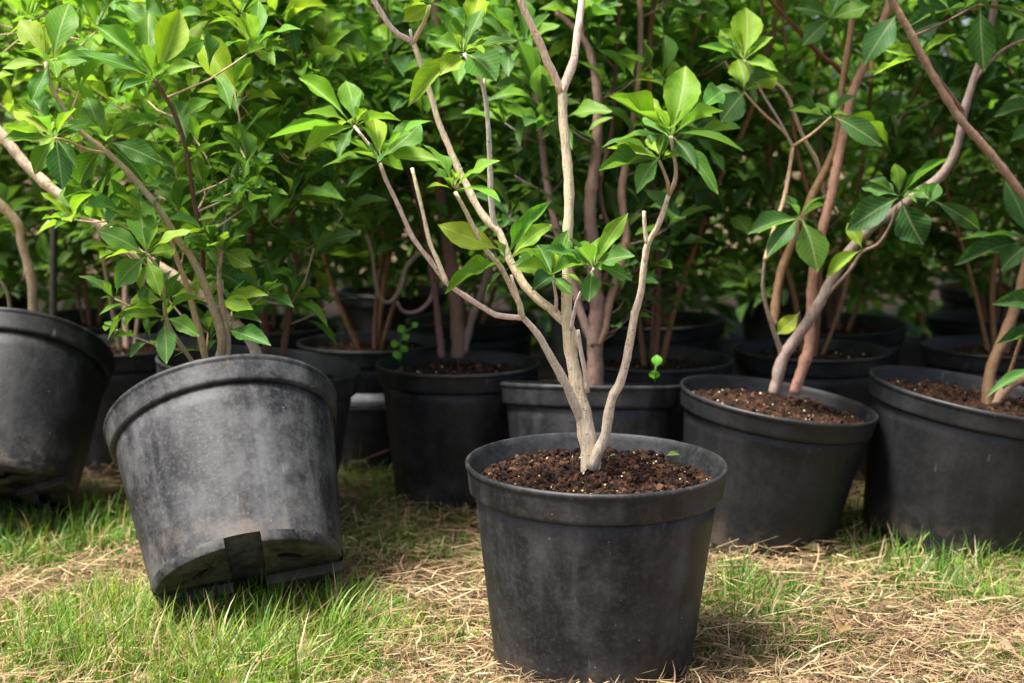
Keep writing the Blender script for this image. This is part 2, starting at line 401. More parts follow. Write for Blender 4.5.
# ------------------------------------------------------------------ pots (unit: rim diameter 1)
def lathe(prof, seg=72, material=None, name='lathe', close=False):
    V, F = [], []
    for r, z in prof:
        for s in range(seg):
            a = 2 * math.pi * s / seg; V.append((r * math.cos(a), r * math.sin(a), z))
    for i in range(len(prof) - 1):
        for s in range(seg): F.append((i * seg + s, i * seg + (s + 1) % seg, (i + 1) * seg + (s + 1) % seg, (i + 1) * seg + s))
    return pydata(name, V, F, material)
class PotKind:
    """shared part meshes of one pot size: rim diameter D, height H, base diameter B (metres)"""
    def __init__(s, D, H, B, soil_drop=0.035):
        s.D, s.H, s.B = D, H, B
        R0, RB, band = D / 2, B / 2, 0.145 * H
        s.FZ = FZ = 0.012
        rw = lambda z: RB + (R0 - 0.0075 - RB) * z / H
        s.rw = rw
        wall = [(rw(z), z) for z in np.linspace(FZ, H - band + .003, 9)]
        wall += [(rw(H - band) - .003, H - band + .004)] + [(rw(z) - .0035, z) for z in np.linspace(H - band - .01, FZ + .004, 5)]
        s.wall = lathe(wall, 80, M_POT, 'wall')
        zb = H - band
        rim = [(rw(zb) - .003, zb + .0015), (rw(zb) + .0035, zb), (rw(zb) + .0062, zb + .002), (rw(zb) + .0068, zb + .0045), (rw(zb) + .0072, zb + .0075), (rw(zb) + .0074, zb + .0095),
               (R0 - .0026, H - .0125), (R0 - .0022, H - .0095), (R0 - .0020, H - .0075), (R0 - .0004, H - .0060), (R0, H - .003), (R0 - .0012, H - .0006), (R0 - .003, H), (R0 - .0048, H - .0012),
               (R0 - .0065, H - .008), (rw(H) - .004, H - .02), (rw(zb) - .003, zb + .004)]
        s.rim = lathe(rim, 96, M_POT, 'rim')
        s.base = lathe([(0.0001, FZ + .002), (rw(FZ) - .003, FZ + .002), (rw(FZ) - .003, FZ + .006), (0.0001, FZ + .006)], 48, M_POT, 'base')
        # foot: quarter pad between the crossing drainage channels, hollowed by one drain hole
        cw = 0.022; seg = 14; zt = FZ + .0008
        def ring(z, rr):
            a0 = math.asin(cw / rr); a1 = math.pi / 2 - a0
            pts = [(rr * math.cos(a0 + (a1 - a0) * k / seg), rr * math.sin(a0 + (a1 - a0) * k / seg), z) for k in range(seg + 1)]
            return pts
        hc, hr = (0.62 * RB * math.cos(R(45)), 0.62 * RB * math.sin(R(45))), 0.0135
        outer = ring(0, rw(0) - .0015); outer = outer + [(cw, cw, 0)]
        n = len(outer)
        top = ring(zt, rw(zt) + .0002) + [(cw, cw, zt)]
        mid = ring(.002, rw(.002)) + [(cw, cw, .002)]
        nh = n
        aa = math.atan2(outer[0][1] - hc[1], outer[0][0] - hc[0])
        hole = []
        for k in range(n):
            a = aa + 2 * math.pi * k / n; u_, v_ = 1.45 * hr * math.cos(a + R(45)), .8 * hr * math.sin(a + R(45))
            hole.append((hc[0] + (u_ * .7071 + v_ * .7071), hc[1] + (-u_ * .7071 + v_ * .7071), 0))
        holet = [(x, y, zt - .001) for x, y, _ in hole]
        V = top + mid + outer + hole + holet
        F = []
        for a, b in ((0, 1), (1, 2), (2, 3), (3, 4)):
            for k in range(n): F.append((a * n + k, a * n + (k + 1) % n, b * n + (k + 1) % n, b * n + k))
        F.append(tuple(4 * n + k for k in range(n)))
        s.foot = pydata('foot', V, F, M_POT, smooth=False)
        s.foot.polygons.foreach_set('use_smooth', [True] * len(s.foot.polygons))
        bm = bmesh.new(); bm.from_mesh(s.foot); bmesh.ops.recalc_face_normals(bm, faces=bm.faces); bm.to_mesh(s.foot); bm.free(); s.foot.set_sharp_from_angle(angle=R(35))
        s.drop = soil_drop
        s.rsoil = rw(H - soil_drop) - .0045

def soil_mesh(k, seed, heap=0.012):
    V, F = [], []; seg, rings = 72, 26; z0 = k.H - k.drop
    V.append((0, 0, z0 + heap))
    for i in range(1, rings + 1):
        r = k.rsoil * i / rings
        for s in range(seg):
            a = 2 * math.pi * s / seg; x, y = r * math.cos(a), r * math.sin(a)
            q = Vector((x * 38 + seed * 7, y * 38, seed)); q2 = Vector((x * 110, y * 110 + seed, 2.0))
            z = z0 + heap * (1 - (i / rings) ** 2) + 0.011 * noise.noise(q) + 0.006 * noise.noise(q2)
            V.append((x, y, z))
    for s in range(seg): F.append((0, 1 + s, 1 + (s + 1) % seg))
    for i in range(rings - 1):
        for s in range(seg):
            a = 1 + i * seg; F.append((a + s, a + seg + s, a + seg + (s + 1) % seg, a + (s + 1) % seg))
    return pydata('soil', V, F, M_SOIL)
ICO_V = []; ICO_F = []
def _ico():
    bm = bmesh.new(); bmesh.ops.create_icosphere(bm, subdivisions=1, radius=1.0)
    bm.verts.ensure_lookup_table()
    v = np.array([x.co[:] for x in bm.verts]); f = np.array([[q.index for q in x.verts] for x in bm.faces]); bm.free(); return v, f
ICO_V, ICO_F = _ico()
def blobs(n, radius, k, seed, smin, smax, colours, zadd, rough, heap=0.012):
    rg = np.random.default_rng(seed); Vs, Fs, Cs = [], [], []; off = 0; z0 = k.H - k.drop
    for i in range(n):
        r = radius * math.sqrt(rg.random()); a = rg.random() * 6.283; x, y = r * math.cos(a), r * math.sin(a)
        q = Vector((x * 38 + (seed % 97) * 7, y * 38, seed % 97)); q2 = Vector((x * 110, y * 110 + (seed % 97), 2.0))
        z = z0 + heap * (1 - (r / k.rsoil) ** 2) + 0.011 * noise.noise(q) + 0.006 * noise.noise(q2)
        s = smin + (smax - smin) * rg.random() ** 3.4
        v = ICO_V * (1 + rough * rg.uniform(-1, 1, (len(ICO_V), 1))) * (s * rg.uniform(0.7, 1.3, 3) if rough else s)
        if rough:
            q = Quaternion(rg.normal(size=4)).normalized().to_matrix(); v = v @ np.array(q)
        Vs.append(v + (x, y, z + s * zadd)); Fs.append(ICO_F + off); off += len(v)
        c = np.array(colours[rg.integers(len(colours))]) * rg.uniform(0.75, 1.25); Cs.append(np.tile(c, (len(v), 1)))
    return np.concatenate(Vs), np.concatenate(Fs), np.concatenate(Cs)
BROWN = [(0.020, 0.011, 0.008), (0.036, 0.018, 0.011), (0.060, 0.028, 0.016), (0.085, 0.042, 0.023), (0.016, 0.009, 0.007), (0.014, 0.008, 0.006)]
GRAIN = [(0.62, 0.52, 0.26), (0.66, 0.58, 0.36), (0.70, 0.66, 0.55), (0.50, 0.36, 0.12), (0.55, 0.50, 0.30)]

FOOTPRINTS = []
def axis_quat(lean_x, lean_y, spin):
    """tilt so that the axis leans to +x by lean_x and away from the camera (+y) by lean_y (degrees)"""
    a = Vector((math.tan(R(lean_x)), math.tan(R(lean_y)), 1)).normalized()
    return Vector((0, 0, 1)).rotation_difference(a) @ Quaternion((0, 0, 1), R(spin))
def pot(kind, base, label, group, lean=(0, 0), spin=0.0, dust=0.5, seed=1, detail=1.0, feet=True):
    q = axis_quat(lean[0], lean[1], spin)
    root = empty('plant_pot', base, q)
    tag(root, label, 'plant pot', group)
    c = (dust, dust, dust)
    mesh_obj('wall', kind.wall, root, c); mesh_obj('rim', kind.rim, root, c); mesh_obj('base', kind.base, root, c)
    if feet:
        for k in range(4):
            f = mesh_obj('foot', kind.foot, root, c); f.rotation_euler = (0, 0, k * math.pi / 2)
    s = mesh_obj('soil', soil_mesh(kind, seed), root)
    if detail > 0:
        V, F, C = blobs(int(3600 * detail), kind.rsoil * .97, kind, seed, .0006, .0046, BROWN, .2, .5)
        o = mesh_obj('soil_crumbs', bulk('soil_crumbs', V, F, C, M_CRUMB, smooth=False), s); o['kind'] = 'stuff'
        V, F, C = blobs(int(120 * detail), kind.rsoil * .96, kind, seed + 970, .0009, .0025, GRAIN, .7, 0.0)
        o = mesh_obj('fertilizer_granules', bulk('fertilizer_granules', V, F, C, M_CRUMB), s); o['kind'] = 'stuff'
    if abs(lean[0]) + abs(lean[1]) < 25: FOOTPRINTS.append((base[0], base[1], kind.B / 2 * 0.97))
    m = Matrix.Translation(Vector(base)) @ q.to_matrix().to_4x4()
    root['_m'] = 0; del root['_m']
    return root, m, kind
def soil_point(pm, dx=0.0, dy=0.0):
    _, m, k = pm
    return m @ Vector((dx, dy, k.H - k.drop + 0.004))

K_A = PotKind(0.300, 0.250, 0.226, 0.024)
K_B = PotKind(0.312, 0.245, 0.240)
K_S = PotKind(0.282, 0.235, 0.215, 0.026)
K_L = PotKind(0.315, 0.270, 0.245)
K_K = PotKind(0.338, 0.232, 0.270, 0.026)
K_J = PotKind(0.300, 0.226, 0.228, 0.024)

def ground_at(px, Y): return ((px - 512) / FPX * Y * 1.03, Y, 0.0)
FR, BK = 'black pots standing in the front row', 'black pots crowded behind the front row'
pots = {}
pots['A'] = pot(K_A, (0.094, 1.596, -0.004), 'upright black pot of brown soil standing alone nearest the camera', FR, (0.5, -1.0), 20, 0.75, 3, 1.6)
pots['B'] = pot(K_B, (-0.332, 1.745, 0.054), 'scuffed grey-black pot tipped far back, two drainage holes showing in its base', FR, (-18, 38.5), 10, 1.5, 5, 0.4)
pots['C'] = pot(K_B, (-0.795, 2.13, 0.070), 'black pot tipped back at the left edge of the photo', FR, (-2, 36), -28, 0.45, 8, 0.2)
pots['J'] = pot(K_J, (0.372, 2.125, 0.0), 'black pot leaning to the right with two brown stems rising from its soil', FR, (8, -2), 10, 0.25, 11, 0.8)
pots['K'] = pot(K_K, (0.680, 2.145, 0.0), 'wide black pot cut by the right edge of the photo', FR, (9, -2), 30, 0.22, 13, 0.8)
pots['H'] = pot(K_S, (0.118, 2.16, 0.0), 'grey-black pot directly behind the nearest pot, clover seedling at its rim', BK, (1, 8.5), 15, 0.55, 17, 0.4)
pots['G'] = pot(K_S, (-0.092, 2.40, 0.0), 'black pot with a small green weed, left of the nearest shrub', BK, (0, 0), 25, 0.42, 19, 0.8)
pots['D'] = pot(K_L, (-0.415, 2.18, 0.0), 'black pot mostly hidden behind the scuffed tipped pot', BK, (5, 0), 5, 0.5, 23, 0.5)
pots['E'] = pot(K_S, (-0.72, 2.62, 0.0), 'shaded black pot between the two tipped pots on the left', BK, (0, 0), 0, 0.4, 29, 0.4)
pots['F'] = pot(K_S, (-0.265, 2.66, 0.0), 'black pot with a pale grey label on its side', BK, (0, 0), 12, 0.4, 31, 0.3)
pots['I'] = pot(K_S, (0.245, 2.45, 0.0), 'shaded black pot behind the pot with the clover seedling', BK, (0, 0), 8, 0.4, 37, 0.4)
pots['L'] = pot(K_S, (0.545, 2.56, 0.0), 'shaded black pot behind the pot that leans to the right', BK, (0, 0), 18, 0.35, 41, 0.4)
pots['M'] = pot(K_S, (0.90, 2.60, 0.0), 'shaded black pot behind the wide pot at the right edge', BK, (0, 0), 2, 0.35, 43, 0.4)
WHERE = ('beyond the kinked trunk at far left', 'between the far-left trunk and the slanting pale branch', 'behind the pot with the pale label, left of it', 'straight behind the pot with the small green weed',
    'behind the clover pot, right of the nearest trunk', 'behind the two red-brown stems', 'in the far right corner behind the wide pot')
ROW3P = ['dark back-row pot ' + q_ for q_ in WHERE]
row3 = []
for i, x in enumerate((-1.24, -0.90, -0.50, -0.08, 0.32, 0.68, 1.04)):
    row3.append(pot(K_S, (x, 2.98 + 0.06 * math.sin(i * 2.3), 0.0), ROW3P[i], 'pots in the shaded back row', (random.uniform(-2, 2), random.uniform(-2, 2)), i * 9, 0.35, 50 + i, 0.15, feet=False))
row4 = []
for i, x in enumerate((-1.35, -0.85, -0.3, 0.22, 0.72, 1.25)):
    row4.append(pot(K_S, (x, 3.60 + 0.08 * math.sin(i * 1.7), 0.0), 'unseen dark pot past the frame edge', 'pots in the shaded back row', (0, 0), i * 9, 0.3, 60 + i, 0.0, feet=False))

# pale label wrapped on the side of pot F
def label_on(pm):
    root, m, k = pm
    V, F = [], []
    z0, z1, a0, a1 = 0.125, 0.155, R(-112), R(-72)
    def patch(z0, z1, a0, a1, off, mt, nm, par):
        V, F = [], []; n = 10
        for o in (off, off - .0008):
            for z in (z0, z1):
                for i in range(n + 1):
                    a = a0 + (a1 - a0) * i / n; r = k.rw(z) + o; V.append((r * math.cos(a), r * math.sin(a), z))
        w_ = n + 1
        for i in range(n):
            F.append((i, i + 1, w_ + i + 1, w_ + i)); F.append((2 * w_ + i, 3 * w_ + i, 3 * w_ + i + 1, 2 * w_ + i + 1))
            F.append((i, 2 * w_ + i, 2 * w_ + i + 1, i + 1)); F.append((w_ + i, w_ + i + 1, 3 * w_ + i + 1, 3 * w_ + i))
        return mesh_obj(nm, pydata(nm, V, F, mt), par)
    lab = patch(z0, z1, a0 - R(12), a1 + R(12), .0014, M_LABEL, 'label_sticker', root)
    lab['label'] = 'pale grey label strip'
    for b0, b1 in ((-108, -97), (-88, -76)):
        patch(z0 + .004, z0 + .009, R(b0), R(b1), .0024, M_INK, 'printed_line', lab)
pots['F'][0].rotation_quaternion = axis_quat(0, 0, 0)
label_on(pots['F'])

# ------------------------------------------------------------------ shrubs traced from the photograph
class Shrub:
    def __init__(s, label, group, base, bark, seed, name='shrub'):
        s.root = empty(name, base); s.base = Vector(base); s.bark = bark; s.rnd = random.Random(seed)
        tag(s.root, label, 'shrub', group); s.leaves = []; s.nodes = []; s.last = None; s.twV, s.twF = [], []
    def branch(s, pts, rads, name='branch', color=None, step=0.007, wob=0.22):
        p, r = catmull(pts, rads, step)
        # small knuckles along the wood
        ph = s.rnd.uniform(0, 1); acc = 0.0; r2 = []
        for i, (q, a) in enumerate(zip(r, p)):
            if i: acc += (p[i] - p[i - 1]).length
            f = ((acc / .034 + ph) % 1.0); node = math.exp(-((f - .5) / .13) ** 2)
            r2.append(q * (1 + 0.10 * noise.noise(a * 55) + (.16 if len(rads) > 2 else 0) * node * s.rnd.uniform(.3, 1)))
        r = r2
        V, F = tube_data(p, r, 10, wob)
        o = mesh_obj(name, pydata(name, V, F, M_BARK), s.root, jitter(color or s.bark, s.rnd, .08)); o.location = -s.base
        s.last = o; s.nodes += [(a, o) for a in p]; return o
    def trace(s, pix, Y0, Y1, w0, w1, name='branch', color=None, pw=1.0):
        """pixels along the branch, distance from Y0 to Y1, width in pixels from w0 to w1"""
        n = len(pix); pts, rads = [], []
        acc = [0.0]
        for a, b in zip(pix, pix[1:]): acc.append(acc[-1] + math.hypot(b[0] - a[0], b[1] - a[1]))
        for (x, y), l in zip(pix, acc):
            t = l / acc[-1]; Y = Y0 + (Y1 - Y0) * t
            pts.append(P(x, y, Y)); rads.append(0.5 * (w1 + (w0 - w1) * (1 - t) ** pw) * mpp(Y))
        return s.branch(pts, rads, name, color)
    def twig(s, a, b, r0=.0016, r1=.001):
        mid = (a + b) / 2 + Vector((s.rnd.uniform(-1, 1), s.rnd.uniform(-1, 1), -.6)) * (b - a).length * .10
        p, r = catmull([a, mid, b], [r0, (r0 + r1) / 2, r1], .03)
        V, F = tube_data(p, r, 5); off = len(s.twV); s.twV += V; s.twF += [tuple(i + off for i in f) for f in F]
    def leaf_px(s, b, t, wpx, Y, dY=0.0, col='fresh', face=0.75, roll=0.0, br=None, v=None):
        """one leaf from pixel b to pixel t; face: 1 = broad side to the camera, 0 = broad side up"""
        B, T = P(b[0], b[1], Y), P(t[0], t[1], Y + dY)
        d = T - B; cv = (Vector((0, 0, CAM_H)) - B).normalized()
        nrm = cv * face + Vector((-.15, 0, 1)) * (1 - face) + d.normalized().cross(cv) * roll
        c = jitter(s.rnd.choice(PAL[col]) if isinstance(col, str) else col, s.rnd, .12)
        s.leaves.append(Leaf(leaf_matrix(B, d, d.length, wpx * mpp(Y) * 0.98, nrm), s.rnd.randrange(len(LT)) if v is None else v, c, br or s.last))
    def whorl(s, c, axis, n, Lm=.068, col='mid', br=None, spread=(28, 78), wr=(.28, .44)):
        rn = s.rnd; axis = axis.normalized(); a = axis.orthogonal().normalized(); b = axis.cross(a)
        ph = rn.uniform(0, 6.28)
        for i in range(n):
            q = ph + i * 2.399 + rn.uniform(-.3, .3)
            e = R(spread[0] + (spread[1] - spread[0]) * ((i + rn.random()) / n) + rn.gauss(0, 11))
            d = axis * math.cos(e) + (a * math.cos(q) + b * math.sin(q)) * math.sin(e)
            L = Lm * rn.choice((rn.uniform(.45, .8), rn.uniform(.75, 1.1), rn.uniform(.9, 1.25)))
            nrm = axis * math.sin(e) - (a * math.cos(q) + b * math.sin(q)) * math.cos(e) + Vector((0, 0, .9))
            nrm += Vector((rn.uniform(-.4, .4), rn.uniform(-.4, .4), rn.uniform(-.2, .2)))
            pal = PAL[col]; cc = jitter(rn.choice(pal), rn)
            s.leaves.append(Leaf(leaf_matrix(c + d * .004, d, L, L * rn.uniform(*wr), nrm), rn.randrange(len(LT)), cc, br or s.last))
    def whorl_px(s, c, Y, n, Lm=.068, col='mid', up=(0, -.2, 1), br=None, **kw):
        s.whorl(P(c[0], c[1], Y), Vector(up), n, Lm, col, br, **kw)
    def fill(s, tips, col, n=(6, 9), Lm=.068, r=.0017, grow=(0.02, 0.10)):
        """reach each tip from the nearest wood with a thin twig and set a whorl of leaves on it"""
        tips = sorted(tips, key=lambda t: min((t - a).length for a, _ in s.nodes[::3]))
        for t in tips:
            best = min(s.nodes, key=lambda na: (t - na[0]).length + 1.2 * max(0, na[0].z - t.z + .03))
            a, br = best; d = t - a
            if d.length > .008:
                s.twig(a, t, r, .001)
                k = max(2, int(d.length / .05))
                for i in range(1, k + 1): s.nodes.append((a + d * i / k, br))
            ax = (d.normalized() * .6 + Vector((s.rnd.uniform(-.3, .3), s.rnd.uniform(-.5, .1), .8)))
            s.whorl(t, ax, s.rnd.randint(*n), Lm, col, br)
            for f in (.35, .5, .65, .78, .9):
                if d.length > .04 and s.rnd.random() < .6:
                    s.whorl(a + d * f, ax, s.rnd.randint(1, 2), Lm * .9, col, br, spread=(35, 85))
    def finish(s, keep=230, fine=True):
        if s.twV:
            o = mesh_obj('twigs', pydata('twigs', s.twV, s.twF, M_BARK), s.root, s.bark); o.location = -s.base; o['kind'] = 'stuff'
        for L in s.leaves:
            p = L.m @ Vector((0, .5, 0)); x, y, d = project(p)
            L.key = d if in_frame(p) else 1e3 + d
        s.leaves.sort(key=lambda L: L.key)
        front = [L for L in s.leaves[:keep] if L.key < 1e3]; rest = s.leaves[len(front):]
        for L in front: emit_leaf(L, fine)
        if rest:
            o = emit_foliage(rest, s.root); o.location = -s.base
PALE, TAN, BROWNB, GREYB, RED = (0.72, 0.61, 0.50), (0.52, 0.40, 0.27), (0.26, 0.14, 0.08), (0.26, 0.19, 0.15), (0.15, 0.07, 0.045)
SG = 'potted leafy shrubs'

# --- A: the nearest shrub
Y = 1.575
A = Shrub('pale-stemmed shrub rising from the nearest pot, few leaf rosettes on bare branches', SG, P(592, 470, Y), PALE, 1)
tr = A.trace([(592, 474), (590, 455), (586, 428), (581, 405), (577, 385), (571, 352), (567, 315), (567, 270), (568, 225), (569, 187), (566, 150), (563, 117), (562, 86)], Y, Y, 21, 9, 'trunk', pw=3.0)
A.trace([(561, 92), (555, 77), (547, 62), (540, 44), (529, 20), (519, -4), (511, -40)], Y, Y - .03, 9, 5)
A.whorl_px((511, -40), Y - .03, 7)
A.trace([(562, 92), (568, 76), (574, 60), (578, 30), (582, 0), (586, -45)], Y, Y + .03, 9, 5)
A.whorl_px((586, -45), Y + .03, 7)
rt = A.trace([(592, 468), (598, 452), (605, 437), (609, 412), (613, 395), (619, 386), (627, 358), (632, 330), (635, 313), (641, 291), (644, 265), (648, 243), (657, 228), (664, 210), (669, 194)], Y - .01, Y - .09, 11, 4.5)
A.trace([(648, 246), (645, 230), (644, 211)], Y - .075, Y - .08, 5, 3.5)
A.trace([(632, 330), (634, 318), (633, 311)], Y - .05, Y - .055, 6, 5)
b1 = A.trace([(669, 195), (668, 183), (664, 172), (659, 160)], Y - .09, Y - .10, 4, 2.5, color=TAN)
b2 = A.trace([(669, 195), (674, 184), (676, 170), (673, 150), (671, 136)], Y - .09, Y - .11, 4.5, 3, color=TAN)
Yl = Y - .11
for b, t, w_, dY, f, col in [((671, 134), (686, 62), 38, .01, .95, 'fresh'), ((673, 132), (607, 98), 17, -.03, .45, 'fresh'), ((668, 136), (606, 134), 18, -.04, .45, 'mid'),
        ((676, 133), (743, 139), 15, -.03, .4, 'mid'), ((680, 130), (713, 108), 18, .03, .5, 'fresh'), ((697, 112), (726, 80), 22, .05, .75, 'fresh'),
        ((674, 138), (694, 164), 17, -.03, .8, 'cool'), ((670, 138), (640, 108), 17, .04, .6, 'fresh'), ((672, 136), (722, 184), 9, -.04, .3, 'mid'), ((671, 136), (655, 112), 14, .03, .7, 'fresh')]:
    A.leaf_px(b, t, w_, Yl, dY, col, f, br=b2)
for b, t, w_, dY, f, col in [((659, 158), (598, 173), 15, -.04, .45, 'mid'), ((658, 158), (608, 145), 16, -.02, .4, 'fresh'), ((660, 157), (637, 186), 20, -.03, .6, 'fresh'),
        ((660, 156), (645, 135), 12, .02, .7, 'fresh'), ((662, 158), (676, 150), 8, .02, .5, 'fresh'), ((659, 158), (630, 152), 14, .02, .5, 'fresh')]:
    A.leaf_px(b, t, w_, Yl, dY, col, f, br=b1)
# left lower limb and its two arms
lb = A.trace([(583, 425), (577, 410), (566, 385), (557, 368), (548, 352), (537, 333), (521, 316)], Y, Y - .05, 10, 6)
la = A.trace([(523, 318), (508, 317), (496, 315), (484, 308), (471, 300), (459, 292), (448, 284), (438, 272), (430, 260), (413, 238), (399, 207), (386, 180), (380, 163)], Y - .05, Y - .12, 5.5, 3.8)
A.trace([(447, 284), (442, 271), (436, 257), (430, 243), (423, 213), (416, 184), (412, 168)], Y - .10, Y - .08, 5, 3.2)
ld = A.trace([(379, 160), (370, 146), (362, 136), (354, 126)], Y - .12, Y - .13, 3.5, 2.5)
for b, t, w_, dY, f, col in [((352, 126), (270, 133), 17, -.05, .5, 'fresh'), ((348, 120), (297, 68), 17, .03, .6, 'fresh'), ((354, 123), (345, 76), 26, .02, .92, 'fresh'), ((352, 127), (303, 145), 14, -.04, .5, 'fresh'), ((355, 127), (337, 152), 12, -.04, .5, 'mid'), ((356, 124), (374, 104), 14, .03, .6, 'fresh')]:
    A.leaf_px(b, t, w_, Y - .13, dY, col, f, br=ld)
for b, t, w_, dY, f, col in [((381, 158), (423, 117), 31, .03, .8, 'fresh'), ((382, 160), (428, 148), 20, -.05, .55, 'mid'), ((379, 163), (327, 152), 10, -.06, .4, 'cool'), ((378, 164), (347, 178), 10, -.03, .5, 'mid'), ((380, 158), (373, 114), 22, .05, .8, 'fresh'), ((381, 162), (404, 172), 13, -.06, .5, 'mid'), ((379, 160), (352, 150), 15, -.03, .5, 'fresh')]:
    A.leaf_px(b, t, w_, Y - .12, dY, col, f, br=la)
lc = A.trace([(522, 318), (520, 305), (514, 293), (506, 277), (497, 262), (486, 250), (474, 228), (463, 206), (455, 192)], Y - .05, Y - .09, 6.5, 3.5)
A.trace([(520, 314), (519, 300), (516, 290), (511, 275)], Y - .055, Y - .06, 4, 2.5)
A.whorl_px((454, 190), Y - .09, 8, .060, 'fresh', (0, -.3, 1), br=lc)
A.leaf_px((500, 250), (445, 224), 27, Y - .07, -.02, 'fresh', .85, br=lc, v=2)
A.leaf_px((505, 262), (446, 282), 15, Y - .07, -.04, 'mid', .5, br=lc)
A.leaf_px((507, 256), (544, 200), 18, Y - .06, -.02, 'fresh', .6, br=lc)
A.leaf_px((509, 260), (549, 217), 16, Y - .06, .02, 'mid', .5, br=lc)
A.leaf_px((510, 268), (478, 287), 11, Y - .07, .01, 'mid', .5, br=lc)
# long left limb
ll = A.trace([(577, 348), (570, 328), (560, 318), (550, 308), (541, 302), (532, 294), (524, 285), (516, 271), (509, 258), (504, 244), (499, 231), (489, 223), (477, 206), (466, 184), (457, 166), (448, 145), (439, 123), (431, 96), (423, 70), (413, 42)], Y, Y + .02, 9.5, 4.8)
A.trace([(414, 44), (406, 38), (398, 34), (390, 26), (384, 17), (374, 0), (364, -28)], Y + .02, Y, 5.5, 4)
lt = A.trace([(413, 44), (418, 33), (424, 23), (430, 5)], Y + .02, Y + .01, 4.5, 3)
A.whorl_px((364, -28), Y, 7)
A.trace([(413, 42), (411, 35), (410, 29)], Y + .02, Y + .02, 3.5, 2.2)
lv = A.trace([(500, 236), (494, 222), (491, 200), (490, 170), (489, 140), (487, 112), (484, 92), (479, 78), (470, 65), (464, 53)], Y + .01, Y - .02, 6, 3.5)
A.trace([(484, 92), (484, 84), (485, 78)], Y - .01, Y - .012, 4, 3)
for b, t, w_, dY, f, col in [((463, 52), (463, 8), 26, .03, .9, 'fresh'), ((466, 50), (480, -14), 26, .05, .85, 'fresh'), ((462, 54), (406, 94), 15, -.04, .5, 'fresh'), ((463, 56), (442, 70), 22, -.03, .7, 'fresh'),
        ((466, 54), (494, 76), 40, -.03, .7, 'mid'), ((464, 52), (432, 42), 18, .02, .5, 'fresh'), ((467, 52), (503, 44), 16, .02, .5, 'fresh')]:
    A.leaf_px(b, t, w_, Y - .02, dY, col, f, br=lv)
for b, t, w_, dY, f, col in [((430, 4), (404, 18), 20, -.02, .7, 'fresh'), ((430, 2), (472, 22), 14, -.03, .4, 'cool'), ((430, 2), (410, -30), 20, .02, .6, 'fresh'), ((431, 2), (452, -32), 22, .02, .7, 'fresh'), ((430, 3), (396, -4), 14, -.02, .5, 'fresh')]:
    A.leaf_px(b, t, w_, Y + .01, dY, col, f, br=lt)
# twigs near the crotch
A.trace([(587, 392), (585, 372), (581, 351), (578, 330)], Y - .005, Y - .02, 5, 3.5)
t1 = A.trace([(571, 330), (574, 314), (579, 296), (588, 280), (594, 268)], Y - .01, Y - .05, 4, 2.5)
for b, t, w_, dY, f, col in [((594, 268), (621, 210), 15, .0, .6, 'fresh'), ((595, 266), (629, 252), 22, -.04, .6, 'mid'), ((592, 270), (589, 297), 22, -.03, .85, 'mid'), ((592, 267), (550, 243), 18, -.03, .45, 'mid'),
        ((594, 268), (627, 268), 12, -.03, .4, 'fresh'), ((593, 268), (575, 238), 16, .04, .6, 'mid'), ((592, 268), (556, 262), 14, -.05, .4, 'fresh')]:
    A.leaf_px(b, t, w_, Y - .05, dY, col, f, br=t1)
t2 = A.trace([(556, 312), (556, 298), (554, 284), (553, 276)], Y, Y - .03, 4, 2.5)
for b, t, w_, dY, f, col in [((553, 276), (520, 262), 18, -.02, .5, 'mid'), ((553, 276), (536, 240), 20, .03, .7, 'mid'), ((553, 276), (534, 284), 18, -.04, .6, 'cool'), ((554, 275), (567, 236), 20, .02, .75, 'mid'), ((553, 276), (516, 248), 20, .04, .6, 'mid'), ((554, 277), (572, 290), 14, -.03, .5, 'mid')]:
    A.leaf_px(b, t, w_, Y - .03, dY, col, f, br=t2)
for c_, yy, br_, n_, L_, col_ in (((671, 136), 1.465, b2, 6, .050, 'fresh'), ((659, 160), 1.475, b1, 5, .046, 'mid'), ((354, 126), 1.445, ld, 5, .045, 'fresh'), ((380, 162), 1.455, la, 7, .052, 'mid'), ((464, 53), 1.555, lv, 6, .050, 'fresh'),
        ((430, 5), 1.585, lt, 6, .045, 'fresh'), ((594, 268), 1.525, t1, 6, .044, 'mid'), ((553, 276), 1.545, t2, 6, .044, 'mid'), ((507, 262), 1.51, lc, 4, .044, 'mid')):
    A.whorl(P(c_[0], c_[1], yy), Vector((0, -.1, 1)), n_, L_, col_, br_, wr=(.27, .36))
A.finish()

# --- B: shrub in the scuffed tipped pot
Y = 1.90; sp = soil_point(pots['B'])
px0 = project(sp)
B = Shrub('bright leafy shrub leaning left out of the scuffed tipped pot', SG, sp, TAN, 2)
bs = (214, 352)
s1 = B.trace([(216, 372), (222, 340), (213, 308), (203, 280), (192, 258), (179, 241), (161, 212), (144, 190), (126, 170), (108, 153), (92, 141), (77, 127), (62, 106), (50, 84), (46, 62)], sp.y, 1.78, 9, 4, 'stem')
s2 = B.trace([(208, 372), (200, 334), (192, 305), (186, 283), (176, 256), (168, 224)], sp.y, 1.86, 8, 4, 'stem')
s3 = B.trace([(226, 370), (228, 340), (222, 306), (219, 274), (222, 250)], sp.y, 1.86, 7, 4, 'stem')
s4 = B.trace([(200, 372), (176, 338), (166, 318), (164, 290), (158, 268), (147, 254)], sp.y, 1.78, 5, 3, 'stem')
s5 = B.trace([(203, 280), (202, 240), (194, 200), (186, 150), (176, 118), (166, 98), (154, 78)], 1.87, 1.80, 5, 3.5, 'stem', RED)
t5 = B.trace([(107, 153), (88, 150), (70, 142), (54, 138)], 1.81, 1.76, 3.5, 2.5)
